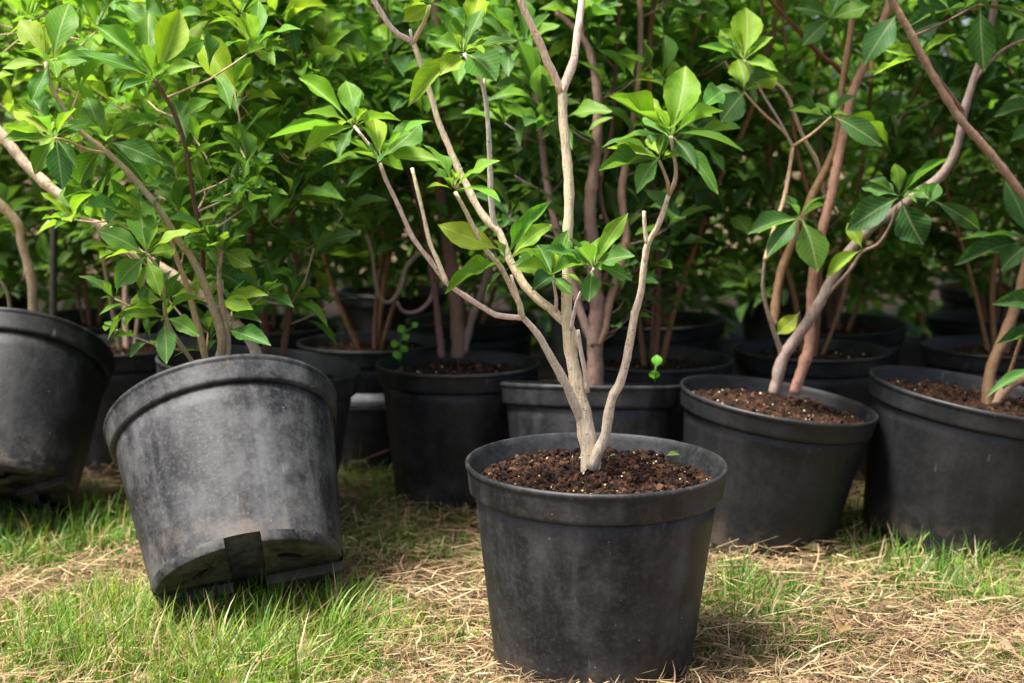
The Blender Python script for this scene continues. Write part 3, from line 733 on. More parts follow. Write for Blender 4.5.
LB = [  # base, tip, width, distance, ddistance, palette, facing, branch
    ((48, 62), (18, 15), 25, 1.78, 0, 'fresh', .9, s1), ((53, 58), (70, -4), 33, 1.78, .02, 'mid', .9, s1), ((46, 66), (4, 58), 14, 1.78, -.02, 'fresh', .5, s1), ((48, 66), (30, 98), 20, 1.78, -.03, 'mid', .6, s1), ((50, 64), (88, 52), 14, 1.78, -.02, 'fresh', .5, s1),
    ((52, 138), (5, 134), 18, 1.76, -.03, 'mid', .6, t5), ((56, 140), (62, 184), 25, 1.76, -.03, 'cool', .85, t5), ((53, 140), (34, 172), 20, 1.76, -.02, 'fresh', .75, t5), ((52, 136), (10, 104), 19, 1.76, .02, 'fresh', .7, t5), ((53, 135), (28, 88), 22, 1.76, .04, 'mid', .8, t5), ((57, 136), (92, 116), 16, 1.76, .02, 'fresh', .6, t5), ((56, 138), (76, 164), 14, 1.76, -.02, 'mid', .6, t5),
    ((106, 140), (84, 88), 23, 1.80, .02, 'fresh', .85, s1), ((108, 138), (160, 113), 21, 1.80, .02, 'mid', .6, s1), ((109, 142), (158, 156), 21, 1.80, -.03, 'mid', .65, s1), ((104, 140), (72, 112), 20, 1.80, .04, 'fresh', .8, s1), ((106, 144), (72, 186), 24, 1.81, .02, 'mid', .7, s1), ((108, 144), (150, 182), 24, 1.82, .03, 'cool', .6, s1),
    ((152, 78), (68, 44), 20, 1.80, -.04, 'mid', .6, s5), ((153, 74), (92, 17), 18, 1.80, .02, 'fresh', .7, s5), ((156, 74), (180, 8), 34, 1.80, .02, 'fresh', .92, s5), ((158, 74), (203, 28), 16, 1.80, .03, 'fresh', .6, s5), ((158, 78), (196, 62), 20, 1.80, -.02, 'mid', .6, s5), ((152, 76), (148, 6), 26, 1.83, .03, 'mid', .8, s5), ((152, 80), (120, 90), 16, 1.80, -.03, 'mid', .5, s5),
    ((240, 96), (200, 30), 32, 1.86, .01, 'fresh', .9, s3), ((180, 120), (212, 96), 20, 1.82, .02, 'mid', .6, s5), ((186, 140), (172, 96), 26, 1.84, .02, 'mid', .8, s5),
    ((146, 253), (140, 194), 31, 1.78, .02, 'mid', .9, s4), ((144, 254), (99, 230), 24, 1.78, -.02, 'fresh', .85, s4), ((145, 257), (116, 285), 26, 1.78, -.03, 'fresh', .85, s4), ((149, 254), (176, 246), 18, 1.78, .02, 'fresh', .6, s4), ((146, 258), (160, 292), 18, 1.78, -.02, 'fresh', .6, s4),
    ((166, 318), (120, 310), 18, 1.82, -.03, 'fresh', .6, s4), ((164, 300), (126, 296), 26, 1.82, .02, 'fresh', .8, s4), ((164, 322), (166, 358), 22, 1.80, -.04, 'mid', .85, s4), ((166, 318), (196, 330), 16, 1.80, -.03, 'mid', .6, s4), ((165, 300), (180, 280), 14, 1.82, .02, 'fresh', .7, s4),
    ((222, 252), (226, 213), 24, 1.85, .01, 'cool', .9, s3), ((224, 252), (250, 262), 18, 1.85, -.02, 'mid', .6, s3), ((221, 252), (190, 236), 18, 1.85, -.02, 'mid', .6, s3), ((226, 300), (262, 290), 18, 1.86, -.03, 'fresh', .6, s3), ((228, 318), (258, 318), 16, 1.86, -.03, 'mid', .6, s3), ((228, 330), (266, 340), 22, 1.84, -.04, 'mid', .7, s3), ((222, 300), (250, 306), 20, 1.84, -.02, 'fresh', .7, s3)]
for b, t, w_, yy, dy, col, f, br in LB: B.leaf_px(b, t, w_, yy, dy, col, f, br=br)
rb = random.Random(22)
for c_, yy, br_, n_ in (((47, 62), 1.78, s1, 5), ((54, 138), 1.76, t5, 6), ((106, 141), 1.80, s1, 6), ((154, 77), 1.80, s5, 6), ((146, 254), 1.78, s4, 6), ((222, 252), 1.85, s3, 6), ((166, 312), 1.81, s4, 5)):
    B.whorl(P(c_[0], c_[1], yy), Vector((0, -.1, 1)), n_, .050, 'fresh', br_, wr=(.27, .37))
B.fill([P(rb.uniform(60, 262), rb.uniform(20, 230), rb.uniform(1.85, 2.05)) for _ in range(14)], 'mid', (5, 7), .062)
B.fill([P(rb.uniform(-20, 120), rb.uniform(-40, 100), rb.uniform(1.86, 2.05)) for _ in range(7)], 'fresh', (5, 7), .062)
B.fill([P(rb.uniform(120, 250), rb.uniform(-90, 20), rb.uniform(1.85, 2.05)) for _ in range(9)], 'fresh', (5, 7), .062)
B.fill([P(rb.uniform(110, 265), rb.uniform(180, 335), rb.uniform(1.80, 1.98)) for _ in range(22)], 'mid', (3, 5), .046)
B.fill([P(rb.uniform(40, 240), rb.uniform(60, 250), rb.uniform(1.80, 2.0)) for _ in range(16)], 'fresh', (3, 6), .050)
B.finish(300)

# --- J: shrub in the pot leaning right
Y = 2.11
J = Shrub('shrub with thick red-brown stems in the pot that leans right', SG, P(785, 390, Y), BROWNB, 3)
j1 = J.trace([(773, 394), (776, 384), (783, 358), (792, 344), (801, 331), (811, 317), (820, 302), (830, 284), (846, 256), (866, 232), (884, 218), (899, 208), (917, 193), (938, 179), (950, 163), (957, 146), (962, 126), (965, 108), (970, 92), (974, 79), (983, 53), (992, 18), (1000, -30)], Y, Y - .04, 12, 6, 'stem', (.28, .21, .15))
j2 = J.trace([(794, 394), (798, 382), (804, 364), (809, 347), (811, 310), (813, 277), (820, 240), (831, 196), (836, 170), (841, 146), (846, 120), (852, 94), (866, 61), (877, 34), (887, 10), (898, -30)], Y + .03, Y + .06, 11, 7, 'stem', (.34, .215, .125))
j3 = J.trace([(783, 358), (777, 340), (771, 322), (765, 302), (763, 284), (765, 258)], Y, Y - .03, 6, 3, color=GREYB)
j4 = J.trace([(774, 326), (776, 300), (781, 272), (792, 244), (804, 216), (815, 190), (828, 164), (837, 140), (840, 112), (842, 86), (848, 50), (852, 20), (853, -30)], Y + .02, Y + .10, 9, 6, 'stem', (.22, .135, .085))
j5 = J.trace([(826, 200), (818, 164), (808, 146), (800, 130), (793, 110), (785, 92), (774, 82), (758, 73)], Y + .08, Y + .02, 5, 3, color=TAN)
j6 = J.trace([(765, 260), (776, 222), (785, 195), (793, 146)], Y - .03, Y, 4.5, 3.5, color=TAN)
J.trace([(793, 148), (780, 122), (764, 96), (744, 60)], Y, Y - .05, 3, 2, color=TAN)
J.trace([(793, 148), (784, 132), (762, 112), (744, 92)], Y, Y - .03, 3, 2, color=TAN)
j7 = J.trace([(848, 82), (836, 66), (824, 58), (811, 45), (794, 26), (770, 0), (752, -24)], Y + .09, Y + .0, 5, 3.5, color=RED)
j8 = J.trace([(812, 310), (826, 296), (850, 270), (862, 252), (878, 244), (890, 226), (897, 205)], Y, Y - .08, 4, 2.5, color=GREYB)
j9 = J.trace([(793, 146), (812, 134), (831, 117)], Y, Y - .05, 3, 2, color=TAN)
ja = J.trace([(800, 250), (801, 235), (800, 220)], Y + .02, Y - .05, 4, 2.5)
jb = J.trace([(964, 112), (952, 96), (938, 78), (919, 58)], Y - .03, Y - .10, 4, 2.5, color=GREYB)
jc = J.trace([(972, 84), (990, 62), (1006, 48), (1024, 40)], Y - .03, Y - .06, 4, 3, color=GREYB)
LJ = [((800, 219), (750, 223), 15, Y - .05, -.03, 'cool', .4, ja), ((799, 219), (770, 246), 22, Y - .05, -.04, 'cool', .7, ja), ((802, 219), (817, 270), 33, Y - .05, -.03, 'cool', .9, ja), ((803, 218), (832, 234), 15, Y - .05, .03, 'cool', .5, ja), ((800, 218), (756, 232), 16, Y - .05, .02, 'mid', .5, ja),
    ((898, 198), (850, 224), 29, Y - .08, -.03, 'cool', .75, j8), ((901, 200), (923, 244), 38, Y - .08, -.02, 'cool', .95, j8), ((899, 196), (862, 184), 19, Y - .08, .02, 'mid', .6, j8), ((896, 198), (846, 206), 9, Y - .08, .03, 'mid', .4, j8), ((900, 196), (944, 152), 11, Y - .08, -.02, 'mid', .45, j8), ((932, 200), (985, 226), 18, Y - .07, -.02, 'cool', .75, j8), ((926, 206), (938, 182), 17, Y - .05, .02, 'mid', .7, j8), ((930, 200), (916, 186), 18, Y - .05, .02, 'mid', .7, j8),
    ((862, 248), (848, 222), 15, Y - .05, .01, 'fresh', .7, j8), ((862, 250), (826, 270), 12, Y - .05, -.02, 'fresh', .5, j8), ((800, 312), (777, 333), 19, Y - .04, .0, (.34, .38, .03), .8, j3),
    ((832, 116), (788, 112), 10, Y - .05, -.04, 'cool', .4, j9), ((830, 117), (804, 121), 13, Y - .05, -.02, 'cool', .7, j9), ((833, 116), (882, 141), 25, Y - .05, -.03, 'cool', .7, j9), ((833, 114), (897, 137), 13, Y - .05, .03, 'mid', .5, j9), ((832, 115), (850, 108), 12, Y - .05, .02, 'mid', .6, j9),
    ((897, 14), (868, 54), 29, Y - .0, -.03, 'cool', .85, j2), ((980, 6), (984, 68), 28, Y - .05, -.03, 'cool', .92, j1), ((919, 57), (887, 47), 14, Y - .1, 0, 'fresh', .7, jb), ((918, 58), (874, 68), 9, Y - .1, -.02, 'fresh', .4, jb), ((921, 57), (953, 30), 9, Y - .1, -.02, 'fresh', .4, jb), ((920, 56), (934, 34), 9, Y - .1, .02, 'fresh', .6, jb),
    ((977, 6), (908, 14), 16, Y - .06, -.04, 'cool', .5, j1), ((944, 22), (906, 36), 30, Y + .03, 0, 'cool', .8, j1), ((978, 4), (1020, -8), 16, Y - .06, 0, 'cool', .6, j1),
    ((830, 20), (804, 40), 20, Y + .02, -.02, 'mid', .7, j7), ((832, 18), (866, 2), 22, Y + .02, -.02, 'mid', .6, j7), ((831, 16), (846, -18), 22, Y + .02, .02, 'mid', .7, j7), ((830, 18), (796, 4), 18, Y + .02, .0, 'mid', .6, j7)]
for b, t, w_, yy, dy, col, f, br in LJ: J.leaf_px(b, t, w_, yy, dy, col, f, br=br)
# the fresh rosette beside the pale twigs
for b, t, w_, dY, f, col in [((744, 60), (720, 30), 24, .02, .8, 'fresh'), ((744, 58), (746, 6), 32, .02, .9, 'fresh'), ((745, 60), (772, 34), 18, .0, .6, 'fresh'), ((742, 60), (700, 44), 14, -.02, .5, 'fresh'), ((744, 62), (776, 66), 16, -.03, .5, 'fresh')]:
    J.leaf_px(b, t, w_, Y - .05, dY, col, f, br=j5)
for b, t, w_, dY, f, col in [((744, 92), (722, 118), 30, -.02, .8, 'cool'), ((746, 90), (778, 72), 20, .02, .6, 'fresh'), ((744, 90), (738, 60), 28, .03, .8, 'fresh'), ((743, 92), (708, 88), 14, 0, .5, 'mid')]:
    J.leaf_px(b, t, w_, Y - .03, dY, col, f, br=j6)
rb = random.Random(33)
for c_, yy, br_, n_ in (((800, 219), Y - .05, ja, 4), ((899, 198), Y - .08, j8, 4), ((832, 116), Y - .05, j9, 3), ((744, 60), Y - .05, j5, 5), ((744, 91), Y - .03, j6, 4), ((919, 57), Y - .1, jb, 3)):
    J.whorl(P(c_[0], c_[1], yy), Vector((0, -.1, 1)), n_, .050, 'cool', br_, wr=(.28, .38))
J.fill([P(rb.uniform(720, 1010), rb.uniform(-130, -20), rb.uniform(2.05, 2.35)) for _ in range(16)], 'mid', (5, 8), .066)
J.fill([P(rb.uniform(640, 1000), rb.uniform(-420, -110), rb.uniform(1.95, 2.35)) for _ in range(30)], 'mid', (5, 8), .066)  # unseen crown above the frame, added to shade the pots behind
J.finish()

# --- K: shrub at the right edge
Y = 2.12
K = Shrub('shrub leaning in from the pot at the right edge, one long bare diagonal branch', SG, P(990, 412, Y), (.20, .14, .10), 4)
k1 = K.trace([(986, 416), (988, 392), (990, 373), (996, 356), (1002, 342), (1010, 322), (1016, 305), (1024, 274), (1034, 230), (1044, 180), (1050, 120), (1060, 40)], Y, Y + .05, 12, 7, 'stem')
k2 = K.trace([(992, 410), (1000, 396), (1010, 385), (1024, 378), (1044, 368), (1062, 340), (1066, 300), (1062, 250), (1048, 222), (1024, 196), (1007, 174), (989, 152), (974, 135), (960, 119), (945, 96), (930, 70), (919, 50), (910, 32), (900, 15), (890, -4), (876, -40)], Y, Y - .14, 10, 7, 'stem', (.30, .215, .15))
K.trace([(1004, 388), (1012, 366), (1020, 342), (1030, 318)], Y - .01, Y - .05, 4, 3, color=BROWNB)
LK = [((1046, 306), (1000, 299), 20, Y - .05, -.03, 'cool', .7), ((1044, 368), (989, 383), 12, Y - .06, -.04, 'mid', .45), ((1046, 330), (1011, 331), 12, Y - .05, -.02, 'cool', .7), ((1040, 340), (1000, 336), 8, Y - .05, -.03, 'cool', .4),
    ((1030, 238), (1006, 182), 26, Y + .08, .0, 'cool', .85), ((1030, 240), (966, 228), 15, Y + .06, -.03, 'cool', .5), ((1030, 242), (960, 254), 20, Y + .06, -.03, 'cool', .6), ((1030, 244), (1000, 268), 22, Y + .08, 0, 'cool', .7), ((1040, 110), (998, 106), 10, Y - .05, -.03, 'cool', .4), ((1042, 84), (1010, 76), 10, Y - .05, -.03, 'cool', .5), ((1040, 130), (1012, 136), 14, Y, -.02, 'mid', .5)]
for b, t, w_, yy, dy, col, f in LK: K.leaf_px(b, t, w_, yy, dy, col, f, br=k1)
rb = random.Random(44)
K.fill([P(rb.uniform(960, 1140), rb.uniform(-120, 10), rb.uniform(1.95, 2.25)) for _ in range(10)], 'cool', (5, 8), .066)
K.fill([P(rb.uniform(880, 1240), rb.uniform(-420, -100), rb.uniform(1.95, 2.35)) for _ in range(32)], 'cool', (5, 8), .066)  # crown leaves out of view overhead, added to darken the right side
K.finish()

# --- C: shrub in the pot at the left edge
sp = soil_point(pots['C'])
C_ = Shrub('shrub with a kinked pale trunk in the tipped pot at the left edge', SG, sp, TAN, 5)
C_.trace([(38, 345), (33, 309), (32, 285), (27, 262), (21, 240), (19, 226), (8, 212), (-4, 200), (-30, 180), (-60, 130)], sp.y, 2.2, 10, 8, 'stem')
C_.trace([(14, 340), (10, 308), (6, 290), (-4, 276)], sp.y, 2.2, 4, 2.5, 'stem')
C_.trace([(-4, 278), (-40, 180), (-30, 90), (-10, 20)], 2.24, 2.2, 4, 2.5, 'stem')
rb = random.Random(55)
C_.fill([P(rb.uniform(-90, 45), rb.uniform(-60, 60), rb.uniform(2.1, 2.4)) for _ in range(12)], 'fresh', (5, 8), .066)
C_.fill([P(rb.uniform(-60, 20), rb.uniform(200, 270), rb.uniform(2.2, 2.4)) for _ in range(4)], 'mid', (4, 6), .055)
C_.finish()

# --- second row
def cloud(x0, x1, y0, y1, Y0, Y1, n, rb): return [P(rb.uniform(x0, x1), rb.uniform(y0, y1), rb.uniform(Y0, Y1)) for _ in range(int(n * 1.75))]
D_ = Shrub('shrub behind the tipped pot with a thick pale branch slanting up to the left', SG, soil_point(pots['D']), TAN, 6)
D_.trace([(262, 372), (250, 340), (222, 312), (196, 292), (174, 276), (138, 254), (103, 226), (80, 210), (56, 192), (26, 165), (0, 133), (-40, 90)], 2.16, 2.1, 11, 10, 'stem', (.66, .57, .42))
D_.trace([(270, 370), (264, 330), (258, 280), (250, 230), (247, 160), (243, 100), (240, 40), (238, -30)], 2.18, 2.22, 7, 5, 'stem', RED)
D_.trace([(280, 372), (288, 320), (296, 260), (292, 200), (300, 150), (306, 90), (310, 20)], 2.18, 2.28, 7, 4.5, 'stem', RED)
rb = random.Random(66)
D_.fill(cloud(180, 330, -90, 200, 2.05, 2.4, 46, rb), 'mid', (4, 7), .070)
D_.fill(cloud(195, 345, 180, 318, 2.0, 2.3, 20, rb), 'mid', (3, 5), .062)
D_.fill(cloud(20, 180, -60, 120, 2.15, 2.4, 12, rb), 'fresh', (3, 6), .062)
D_.fill(cloud(150, 320, -60, 210, 2.0, 2.12, 22, rb), 'fresh', (4, 7), .064)
D_.finish(300)

G_ = Shrub('shrub with a straight mauve-brown trunk and two looping twigs, left of the nearest shrub', SG, soil_point(pots['G']), (.21, .125, .10), 7)
G_.trace([(459, 358), (458, 340), (456, 300), (450, 255), (445, 220), (440, 180), (446, 120), (440, 60), (436, 0), (440, -60)], 2.40, 2.42, 15, 8, 'trunk')
G_.trace([(442, 358), (438, 320), (432, 270), (427, 235), (418, 200), (404, 150), (390, 90), (380, 20)], 2.40, 2.44, 7, 5, 'stem')
G_.trace([(464, 352), (472, 318), (484, 286), (498, 240), (520, 180), (530, 110), (528, 20)], 2.40, 2.36, 8, 5, 'stem', GREYB)
G_.trace([(432, 275), (430, 258), (420, 253), (406, 268), (400, 288), (390, 302), (380, 298), (375, 280), (372, 255), (366, 235)], 2.43, 2.34, 4.5, 3.5, color=(.33, .26, .20))
G_.trace([(434, 285), (430, 300), (418, 311), (404, 312), (397, 302)], 2.42, 2.36, 4.5, 3.5, color=(.33, .26, .20))
rb = random.Random(77)
G_.fill(cloud(350, 545, -100, 130, 2.25, 2.6, 44, rb), 'mid', (4, 7), .072)
G_.fill(cloud(360, 560, 120, 235, 2.3, 2.65, 22, rb), 'mid', (3, 6), .068)
G_.finish(300)

H_ = Shrub('shrub with a stout grey trunk forking low, right behind the nearest shrub', SG, soil_point(pots['H']), (.26, .19, .16), 8)
H_.trace([(595, 388), (595, 372), (595, 350), (595, 334), (597, 318), (596, 298), (592, 250), (590, 205), (596, 150), (598, 100), (592, 60), (584, 41), (570, 24), (556, 12)], 2.20, 2.16, 17, 6, 'trunk')
H_.trace([(594, 345), (587, 330), (580, 310), (574, 285), (560, 240), (548, 190), (540, 130), (530, 60)], 2.19, 2.22, 9, 5)
H_.trace([(597, 345), (604, 330), (609, 302), (617, 278), (626, 240), (622, 190), (632, 130), (640, 60), (640, -20)], 2.19, 2.24, 9, 5)
H_.trace([(596, 300), (612, 250), (600, 190), (612, 130), (616, 60), (620, 0)], 2.19, 2.26, 5, 4, color=RED)
rb = random.Random(88)
H_.fill(cloud(500, 690, -100, 160, 2.1, 2.5, 44, rb), 'mid', (4, 7), .070)
H_.fill(cloud(500, 700, 150, 270, 2.2, 2.5, 26, rb), 'cool', (3, 6), .068)
H_.fill(cloud(625, 670, 270, 320, 2.2, 2.35, 4, rb), 'cool', (3, 4), .054)
H_.fill(cloud(470, 720, -360, -110, 2.15, 2.5, 8, rb), 'mid', (5, 8), .066)  # sparse unseen crown above the frame, added to cast shade
H_.finish(300)

def plain_shrub(pm, label, group, cols, seed, tipsets, nstem=3, bark=BROWNB, keep=200, top=-40):
    rn = random.Random(seed); b = soil_point(pm)
    s = Shrub(label, group, b, bark, seed)
    x0, y0, _ = project(b)
    for i in range(nstem):
        a = 2 * math.pi * i / nstem + rn.uniform(-.5, .5); pts = [b + Vector((math.cos(a) * .012, math.sin(a) * .012, -.02))]
        p = pts[0].copy(); d = Vector((math.cos(a) * rn.uniform(.1, .45), math.sin(a) * .25, 1))
        for k in range(7):
            p = p + d.normalized() * rn.uniform(.10, .16); pts.append(p.copy())
            d += Vector((rn.uniform(-.3, .3), rn.uniform(-.2, .2), .15))
        n = len(pts); r0 = rn.uniform(.003, .0065)
        s.branch(pts, [r0 * (1 - .6 * k / n) for k in range(n)], 'stem', step=.03)
    for (bx, n, col, L) in tipsets:
        s.fill(cloud(*bx, n, rn), col, (4, 7), L * .98)
    s.finish(keep); return s
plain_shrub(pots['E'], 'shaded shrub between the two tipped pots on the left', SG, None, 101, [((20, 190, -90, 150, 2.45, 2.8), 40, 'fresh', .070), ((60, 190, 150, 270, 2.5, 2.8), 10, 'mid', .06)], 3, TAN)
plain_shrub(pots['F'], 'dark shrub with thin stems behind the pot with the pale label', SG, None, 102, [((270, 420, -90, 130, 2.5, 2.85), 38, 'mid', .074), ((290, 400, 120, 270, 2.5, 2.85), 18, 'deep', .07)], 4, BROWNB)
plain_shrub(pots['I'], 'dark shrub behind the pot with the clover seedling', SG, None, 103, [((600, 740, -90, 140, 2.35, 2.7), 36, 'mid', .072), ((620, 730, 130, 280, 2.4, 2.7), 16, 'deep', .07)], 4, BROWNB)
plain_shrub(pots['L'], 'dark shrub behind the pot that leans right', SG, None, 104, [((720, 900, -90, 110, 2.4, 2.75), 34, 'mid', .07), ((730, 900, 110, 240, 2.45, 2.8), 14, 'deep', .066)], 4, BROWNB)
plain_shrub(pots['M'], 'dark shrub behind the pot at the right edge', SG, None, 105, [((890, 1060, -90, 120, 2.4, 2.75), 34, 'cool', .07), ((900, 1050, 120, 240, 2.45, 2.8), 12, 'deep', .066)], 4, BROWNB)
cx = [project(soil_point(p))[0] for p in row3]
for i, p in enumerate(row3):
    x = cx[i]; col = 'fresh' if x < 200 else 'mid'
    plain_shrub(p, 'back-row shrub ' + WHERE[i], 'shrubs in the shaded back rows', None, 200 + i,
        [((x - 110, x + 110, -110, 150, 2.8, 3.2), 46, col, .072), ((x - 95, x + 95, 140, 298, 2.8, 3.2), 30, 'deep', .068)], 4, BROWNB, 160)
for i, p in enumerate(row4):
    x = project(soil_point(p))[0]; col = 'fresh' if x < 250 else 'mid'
    plain_shrub(p, 'unseen leafy shrub past the frame edge, added for its shade', 'shrubs in the shaded back rows', None, 300 + i,
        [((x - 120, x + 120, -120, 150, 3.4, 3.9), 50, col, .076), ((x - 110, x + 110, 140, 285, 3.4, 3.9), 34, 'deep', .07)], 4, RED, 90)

# unseen ends of the rows past both edges, added to shade the background
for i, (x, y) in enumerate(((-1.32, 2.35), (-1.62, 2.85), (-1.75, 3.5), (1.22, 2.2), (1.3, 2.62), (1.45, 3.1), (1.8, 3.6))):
    pm = pot(K_S, (x, y, 0.0), 'unseen dark pot past the frame edge', 'pots in the shaded back row', (0, 0), i * 9, 0.3, 70 + i, 0.0, feet=False)
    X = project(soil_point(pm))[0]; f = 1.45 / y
    plain_shrub(pm, 'unseen leafy shrub past the frame edge, added for its shade', 'shrubs in the shaded back rows', None, 400 + i,
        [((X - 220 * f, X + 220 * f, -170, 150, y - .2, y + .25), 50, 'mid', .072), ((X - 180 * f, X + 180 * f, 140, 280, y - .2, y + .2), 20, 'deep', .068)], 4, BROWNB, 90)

# hedge closing the view far behind
def hedge():
    root = empty('hedge', (0, 4.3, 0)); tag(root, 'dense dark hedge closing the view behind all the pots', 'hedge')
    rn = random.Random(9); lv = []
    for i in range(10000):
        p = Vector((rn.uniform(-2.9, 2.9), 4.3 + rn.gauss(0, .2), 1.95 * rn.random() ** 1.1))
        if noise.noise(p * 2.3) < -.28 and p.z > .7: continue
        d = Vector((rn.uniform(-1, 1), rn.uniform(-1, .4), rn.uniform(-.4, 1))).normalized()
        L = rn.uniform(.07, .12)
        lv.append(Leaf(leaf_matrix(p, d, L, L * .5, Vector((rn.uniform(-.6, .6), rn.uniform(-.8, .2), 1))), rn.randrange(9), jitter(rn.choice(PAL['deep']), rn), None))
    o = emit_foliage(lv, root); o.location = (0, -4.3, 0)
    for i in range(16):
        x = -2.8 + i * .37 + rn.uniform(-.1, .1); pts = [Vector((x, 4.3, -.02))]
        for k in range(5): pts.append(pts[-1] + Vector((rn.uniform(-.08, .08), rn.uniform(-.06, .06), .3)))
        V, F = tube_data(*catmull(pts, [.014 - .002 * k for k in range(6)], .1), 6)
        t = mesh_obj('trunk', pydata('trunk', V, F, M_BARK), root, BROWNB); t.location = (0, -4.3, 0)
hedge()

# dark cane standing beside the kinked trunk
V, F = tube_data(*catmull([P(53, 330, 2.75), P(54, 240, 2.75), P(57, 160, 2.74), P(60, 60, 2.74), P(62, -40, 2.73)], [.0075, .007, .006, .006, .005], .05), 8, .15)
V0 = P(53, 330, 2.75)
V2, F2 = tube_data([Vector((V0.x, 2.75, -.03)), V0, P(54, 240, 2.75), P(57, 160, 2.74), P(62, -40, 2.73)], [.008, .0075, .007, .006, .005], 8, .1)
tag(mesh_obj('support_cane', pydata('support_cane', V2, F2, M_STAKE)), 'thin dark upright cane behind the kinked trunk at far left', 'cane')

# ------------------------------------------------------------------ small weeds, fallen leaves
def weed(label, base, items, stem, seed):
    root = empty('weed', base); tag(root, label, 'weed'); s = Shrub.__new__(Shrub)
    b = Vector(base)
    V, F = tube_data(stem, [.0012] * len(stem), 6)
    o = mesh_obj('stem', pydata('stem', V, F, M_LEAF), root, (.12, .30, .04)); o.location = -b
    rn = random.Random(seed)
    for p, d, L, wd, nrm in items:
        l = mesh_obj('leaf', LEAF_ME[rn.choice((0, 1, 2))], root, (.13, .42, .03)); l.matrix_local = Matrix.Translation(-b) @ leaf_matrix(p, d, L, wd, nrm)
cam_v = Vector((0, -1, .25))
yg = 2.31; q = lambda x, y: P(x, y, yg)
st = [q(400, 363), q(401, 352), q(400, 342), q(404, 332), q(412, 328)]
weed('small green weed growing in the pot left of the nearest shrub', st[0], [(q(402, 352), q(394, 358) - q(402, 350), .016, .014, cam_v), (q(400, 344), q(392, 342) - q(400, 343), .016, .014, cam_v), (q(401, 345), q(408, 352) - q(401, 345), .015, .012, cam_v),
    (q(404, 334), q(402, 326) - q(406, 334), .016, .015, cam_v), (q(412, 328), q(416, 324) - q(411, 330), .012, .011, cam_v), (q(400, 357), q(394, 353) - q(400, 357), .014, .012, cam_v), (q(402, 340), q(410, 334) - q(402, 340), .014, .012, cam_v)], st, 1)
yh = 2.055; q = lambda x, y: P(x, y, yh)
st = [q(656, 384) + Vector((0, .02, 0)), q(655, 376), q(656, 364)]
weed('two round bright clover leaves at the rim of a grey-black pot', st[0], [(q(657, 367), q(657, 355) - q(657, 367), .017, .017, Vector((0, -1, .1))), (q(655, 369), q(654, 379) - q(655, 369), .015, .017, Vector((0, -1, .1)))], st, 2)
mA = pots['A'][1]
for dx, dy, L, lab in ((.088, .075, .017, 'green leaf scrap lying on the soil of the nearest pot, right of the trunk'), (.020, .070, .010, 'tiny green sprout on the soil just behind the nearest trunk')):
    a_ = R(-20); lx, ly = dx * math.cos(a_) - dy * math.sin(a_), dx * math.sin(a_) + dy * math.cos(a_)
    p = mA @ Vector((lx, ly, K_A.H - K_A.drop + .012)); l = mesh_obj('fallen_leaf', LEAF_ME[1], None, (.16, .24, .06))
    l.matrix_local = leaf_matrix(p, Vector((1, .1, .25)), L, L * .5, Vector((0, -.6, 1))); tag(l, lab, 'leaf')
for x, y, L, a, lab in ((458, 652, .030, 20, 'small red-brown fallen leaf on straw left of the nearest pot'), (826, 556, .042, 170, 'dull olive fallen leaf lying below the gap between the two right pots'),
        (836, 640, .036, 60, 'tan fallen leaf flat on the straw at lower right'), (985, 652, .032, -20, 'pinkish tan fallen leaf near the lower right corner'), (198, 668, .024, 100, 'dark brown shrivelled leaf in the grass at lower left'), (768, 668, .022, 10, 'tiny dark fallen leaf beside the foot of the nearest pot')):
    a_ = R(a); dep = R(8) + math.atan((y - 341.5) / FPX); Yg = CAM_H / math.tan(dep); p = P(x, y, Yg - .03)
    me = LEAF_ME[3].copy(); me.materials.clear(); me.materials.append(M_LEAF)
    l = mesh_obj('fallen_leaf', me, None, {'small': (.20, .07, .03), 'dull ': (.16, .13, .05), 'tan f': (.42, .25, .12), 'pinki': (.40, .24, .15), 'dark ': (.06, .03, .02), 'tiny ': (.05, .03, .02)}[lab[:5]])
    l.matrix_local = leaf_matrix(Vector((p.x, p.y, ground_z(p.x, p.y) + .016)), Vector((math.cos(a_), math.sin(a_), .05)), L, L * .55, Vector((.15, -.35, 1))); tag(l, lab, 'leaf')

# ------------------------------------------------------------------ grass and straw
GREEN_SPOTS = [  # pixel x, y on the ground, radius in metres, weight
    (40, 545, .12, 2.0), (110, 530, .09, 1.4), (90, 640, .16, 1.0), (200, 640, .18, 1.3), (300, 620, .12, 1.0), (250, 668, .16, 1.0), (380, 540, .10, .8), (360, 470, .14, 1.2), (350, 430, .14, 1.2),
    (430, 500, .12, .8), (460, 560, .07, .5), (745, 590, .055, 1.0), (760, 610, .07, 1.0), (800, 645, .04, .5), (720, 600, .04, .6), (900, 560, .10, 1.1), (960, 590, .09, 1.0), (1010, 555, .10, 1.2), (880, 540, .07, 1.0), (850, 600, .05, .5), (1000, 660, .06, .5), (830, 660, .05, .4), (660, 520, .10, .6), (860, 520, .08, .8)]
def gpix(x, y):
    Yg = CAM_H / math.tan(PITCH + math.atan((y - 341.5) / FPX)); p = P(x, y, Yg); return p.x, p.y
SPOTS = [(*gpix(x, y), r, w_) for x, y, r, w_ in GREEN_SPOTS]
def greenness(x, y):
    g = sum(w_ * math.exp(-((x - a) ** 2 + (y - b) ** 2) / (r * r)) for a, b, r, w_ in SPOTS)
    return g + 0.35 * noise.noise(Vector((x * 9, y * 9, 5)))
def in_pot(x, y):
    return any((x - a) ** 2 + (y - b) ** 2 < r * r for a, b, r in FOOTPRINTS)
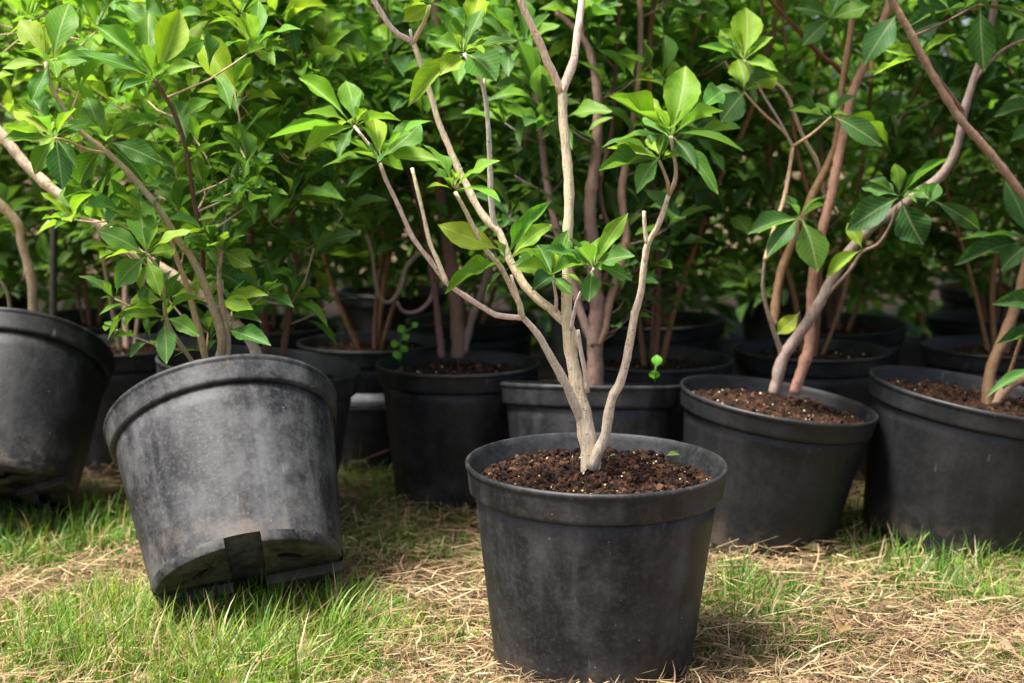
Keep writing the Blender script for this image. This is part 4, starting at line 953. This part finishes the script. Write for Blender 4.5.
def scatter(n, fn, xspan=1.0):
    out = []; rn = random.Random(n)
    while len(out) < n:
        y = 1.25 + 2.2 * rn.random() ** 1.6; x = rn.uniform(-1, 1) * (.40 * y + .12)
        if in_pot(x, y) or rn.random() > fn(x, y): continue
        out.append((x, y))
    return out
def blades(name, pts, hfun, colfun, material, width, flat, label, cat, curl=1.0, ang=None):
    n = len(pts); rg = np.random.default_rng(n)
    xy = np.array(pts); z = np.array([ground_z(x, y) for x, y in pts])
    h = np.array([hfun(x, y, r) for (x, y), r in zip(pts, rg.random(n))]); a = rg.random(n) * 2 * np.pi if ang is None else np.array(ang)
    lean = np.abs(rg.normal(0.85, .5, n)) if not flat else np.full(n, 0.0)
    S = 5; V = np.zeros((n, (S + 1) * 2 - 1, 3))
    d = np.stack([np.cos(a), np.sin(a)], 1); side = np.stack([-np.sin(a), np.cos(a)], 1)
    bend = rg.normal(0, .5, n) * curl
    px = xy.copy(); pz = z.copy() - (.004 if not flat else 0)
    if flat: pz = z + rg.random(n) ** 1.6 * .026 + .001; tilt = rg.normal(0, .16, n)
    W = width * rg.choice([.5, .8, 1.0, 1.5, 2.1], n) * rg.uniform(.8, 1.2, n)
    for i in range(S + 1):
        t = i / S; wv = W * ((1 - t) ** .7 if not flat else (1 - .5 * t)) * .5
        if i < S:
            roll = rg.uniform(-1, 1, n) if False else 0
            V[:, 2 * i, :2] = px - side * wv[:, None]; V[:, 2 * i + 1, :2] = px + side * wv[:, None]; V[:, 2 * i, 2] = pz; V[:, 2 * i + 1, 2] = pz + (wv * .8)
        else: V[:, 2 * S, :2] = px; V[:, 2 * S, 2] = pz
        if not flat:
            ang = lean + (t ** 1.2) * 1.15 * np.abs(bend); step = h / S
            px = px + d * (np.sin(ang) * step)[:, None]; pz = pz + np.cos(ang) * step
            pz = np.maximum(pz, z + .002)
        else:
            a2 = a + bend * t * 1.3; d2 = np.stack([np.cos(a2), np.sin(a2)], 1); px = px + d2 * (h / S)[:, None]; pz = np.maximum(pz + tilt * h / S, z + .001)
            side = np.stack([-np.sin(a2), np.cos(a2)], 1)
    m = V.shape[1]; F = []
    for i in range(S - 1):
        F += [(2 * i, 2 * i + 1, 2 * i + 3), (2 * i, 2 * i + 3, 2 * i + 2)]
    F.append((2 * S - 2, 2 * S - 1, 2 * S))
    F = np.array(F); FF = (F[None] + (np.arange(n) * m)[:, None, None]).reshape(-1, 3)
    C = np.repeat(np.array([colfun(x, y, rg) for x, y in pts]), m, 0)
    o = mesh_obj(name, bulk(name, V.reshape(-1, 3), FF, C, material)); tag(o, label, cat, None, 'stuff'); return o
GC = [(.15, .27, .022), (.10, .24, .025), (.22, .33, .03), (.06, .18, .025), (.27, .33, .05)]
SCOL = [(.50, .37, .21), (.42, .29, .16), (.62, .50, .32), (.30, .19, .11), (.48, .30, .19), (.20, .12, .07), (.34, .20, .13)]
def gcol(x, y, rg):
    c = np.array(GC[rg.integers(len(GC))]) * rg.uniform(.7, 1.2)
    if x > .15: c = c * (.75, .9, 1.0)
    if rg.random() < .24: c = np.array(SCOL[rg.integers(3)])
    return c
def scol(x, y, rg): return np.array(SCOL[rg.integers(len(SCOL))]) * (.96, 1.0, .92) * rg.uniform(.42, 1.0)
tuft_pts, tuft_ang, tuft_col = [], [], {}
rt = random.Random(12)
ring = []
for a0, b0, r0 in FOOTPRINTS[:6]:
    for _ in range(38):
        q_ = rt.uniform(0, 6.283); ring.append((a0 + r0 * 1.07 * math.cos(q_), b0 + r0 * 1.07 * math.sin(q_)))
for cx_, cy_ in scatter(3900, lambda x, y: min(1, max(.02, greenness(x, y) * .85))) + ring:
    k = rt.randint(6, 26); sp_ = rt.uniform(.004, .016); hue = rt.random(); dirn = rt.uniform(0, 6.28)
    for _ in range(k):
        a_ = rt.uniform(0, 6.283); r_ = sp_ * math.sqrt(rt.random())
        p = (cx_ + r_ * math.cos(a_), cy_ + r_ * math.sin(a_))
        if in_pot(*p): continue
        tuft_pts.append(p); tuft_ang.append(a_ + rt.gauss(0, .6) if rt.random() < .7 else dirn + rt.gauss(0, .4)); tuft_col[p] = hue
def gcol2(x, y, rg):
    hue = tuft_col[(x, y)]; c = np.array(GC[int(hue * 4.99)]) * .6 + np.array(GC[rg.integers(len(GC))]) * .4
    c = c * rg.uniform(.75, 1.2)
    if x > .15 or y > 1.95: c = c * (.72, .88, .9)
    if rg.random() < .16: c = np.array(SCOL[rg.integers(3)])
    return c
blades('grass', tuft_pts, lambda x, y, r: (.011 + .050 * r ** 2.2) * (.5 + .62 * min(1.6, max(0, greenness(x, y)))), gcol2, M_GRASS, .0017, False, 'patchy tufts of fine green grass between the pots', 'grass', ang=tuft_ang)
blades('straw', scatter(85000, lambda x, y: min(1, max(.22, 1.0 - .75 * greenness(x, y)))), lambda x, y, r: .018 + .065 * r * r, scol, M_STRAW, .00098, True, 'dry pale straw litter covering the ground', 'straw', .9)
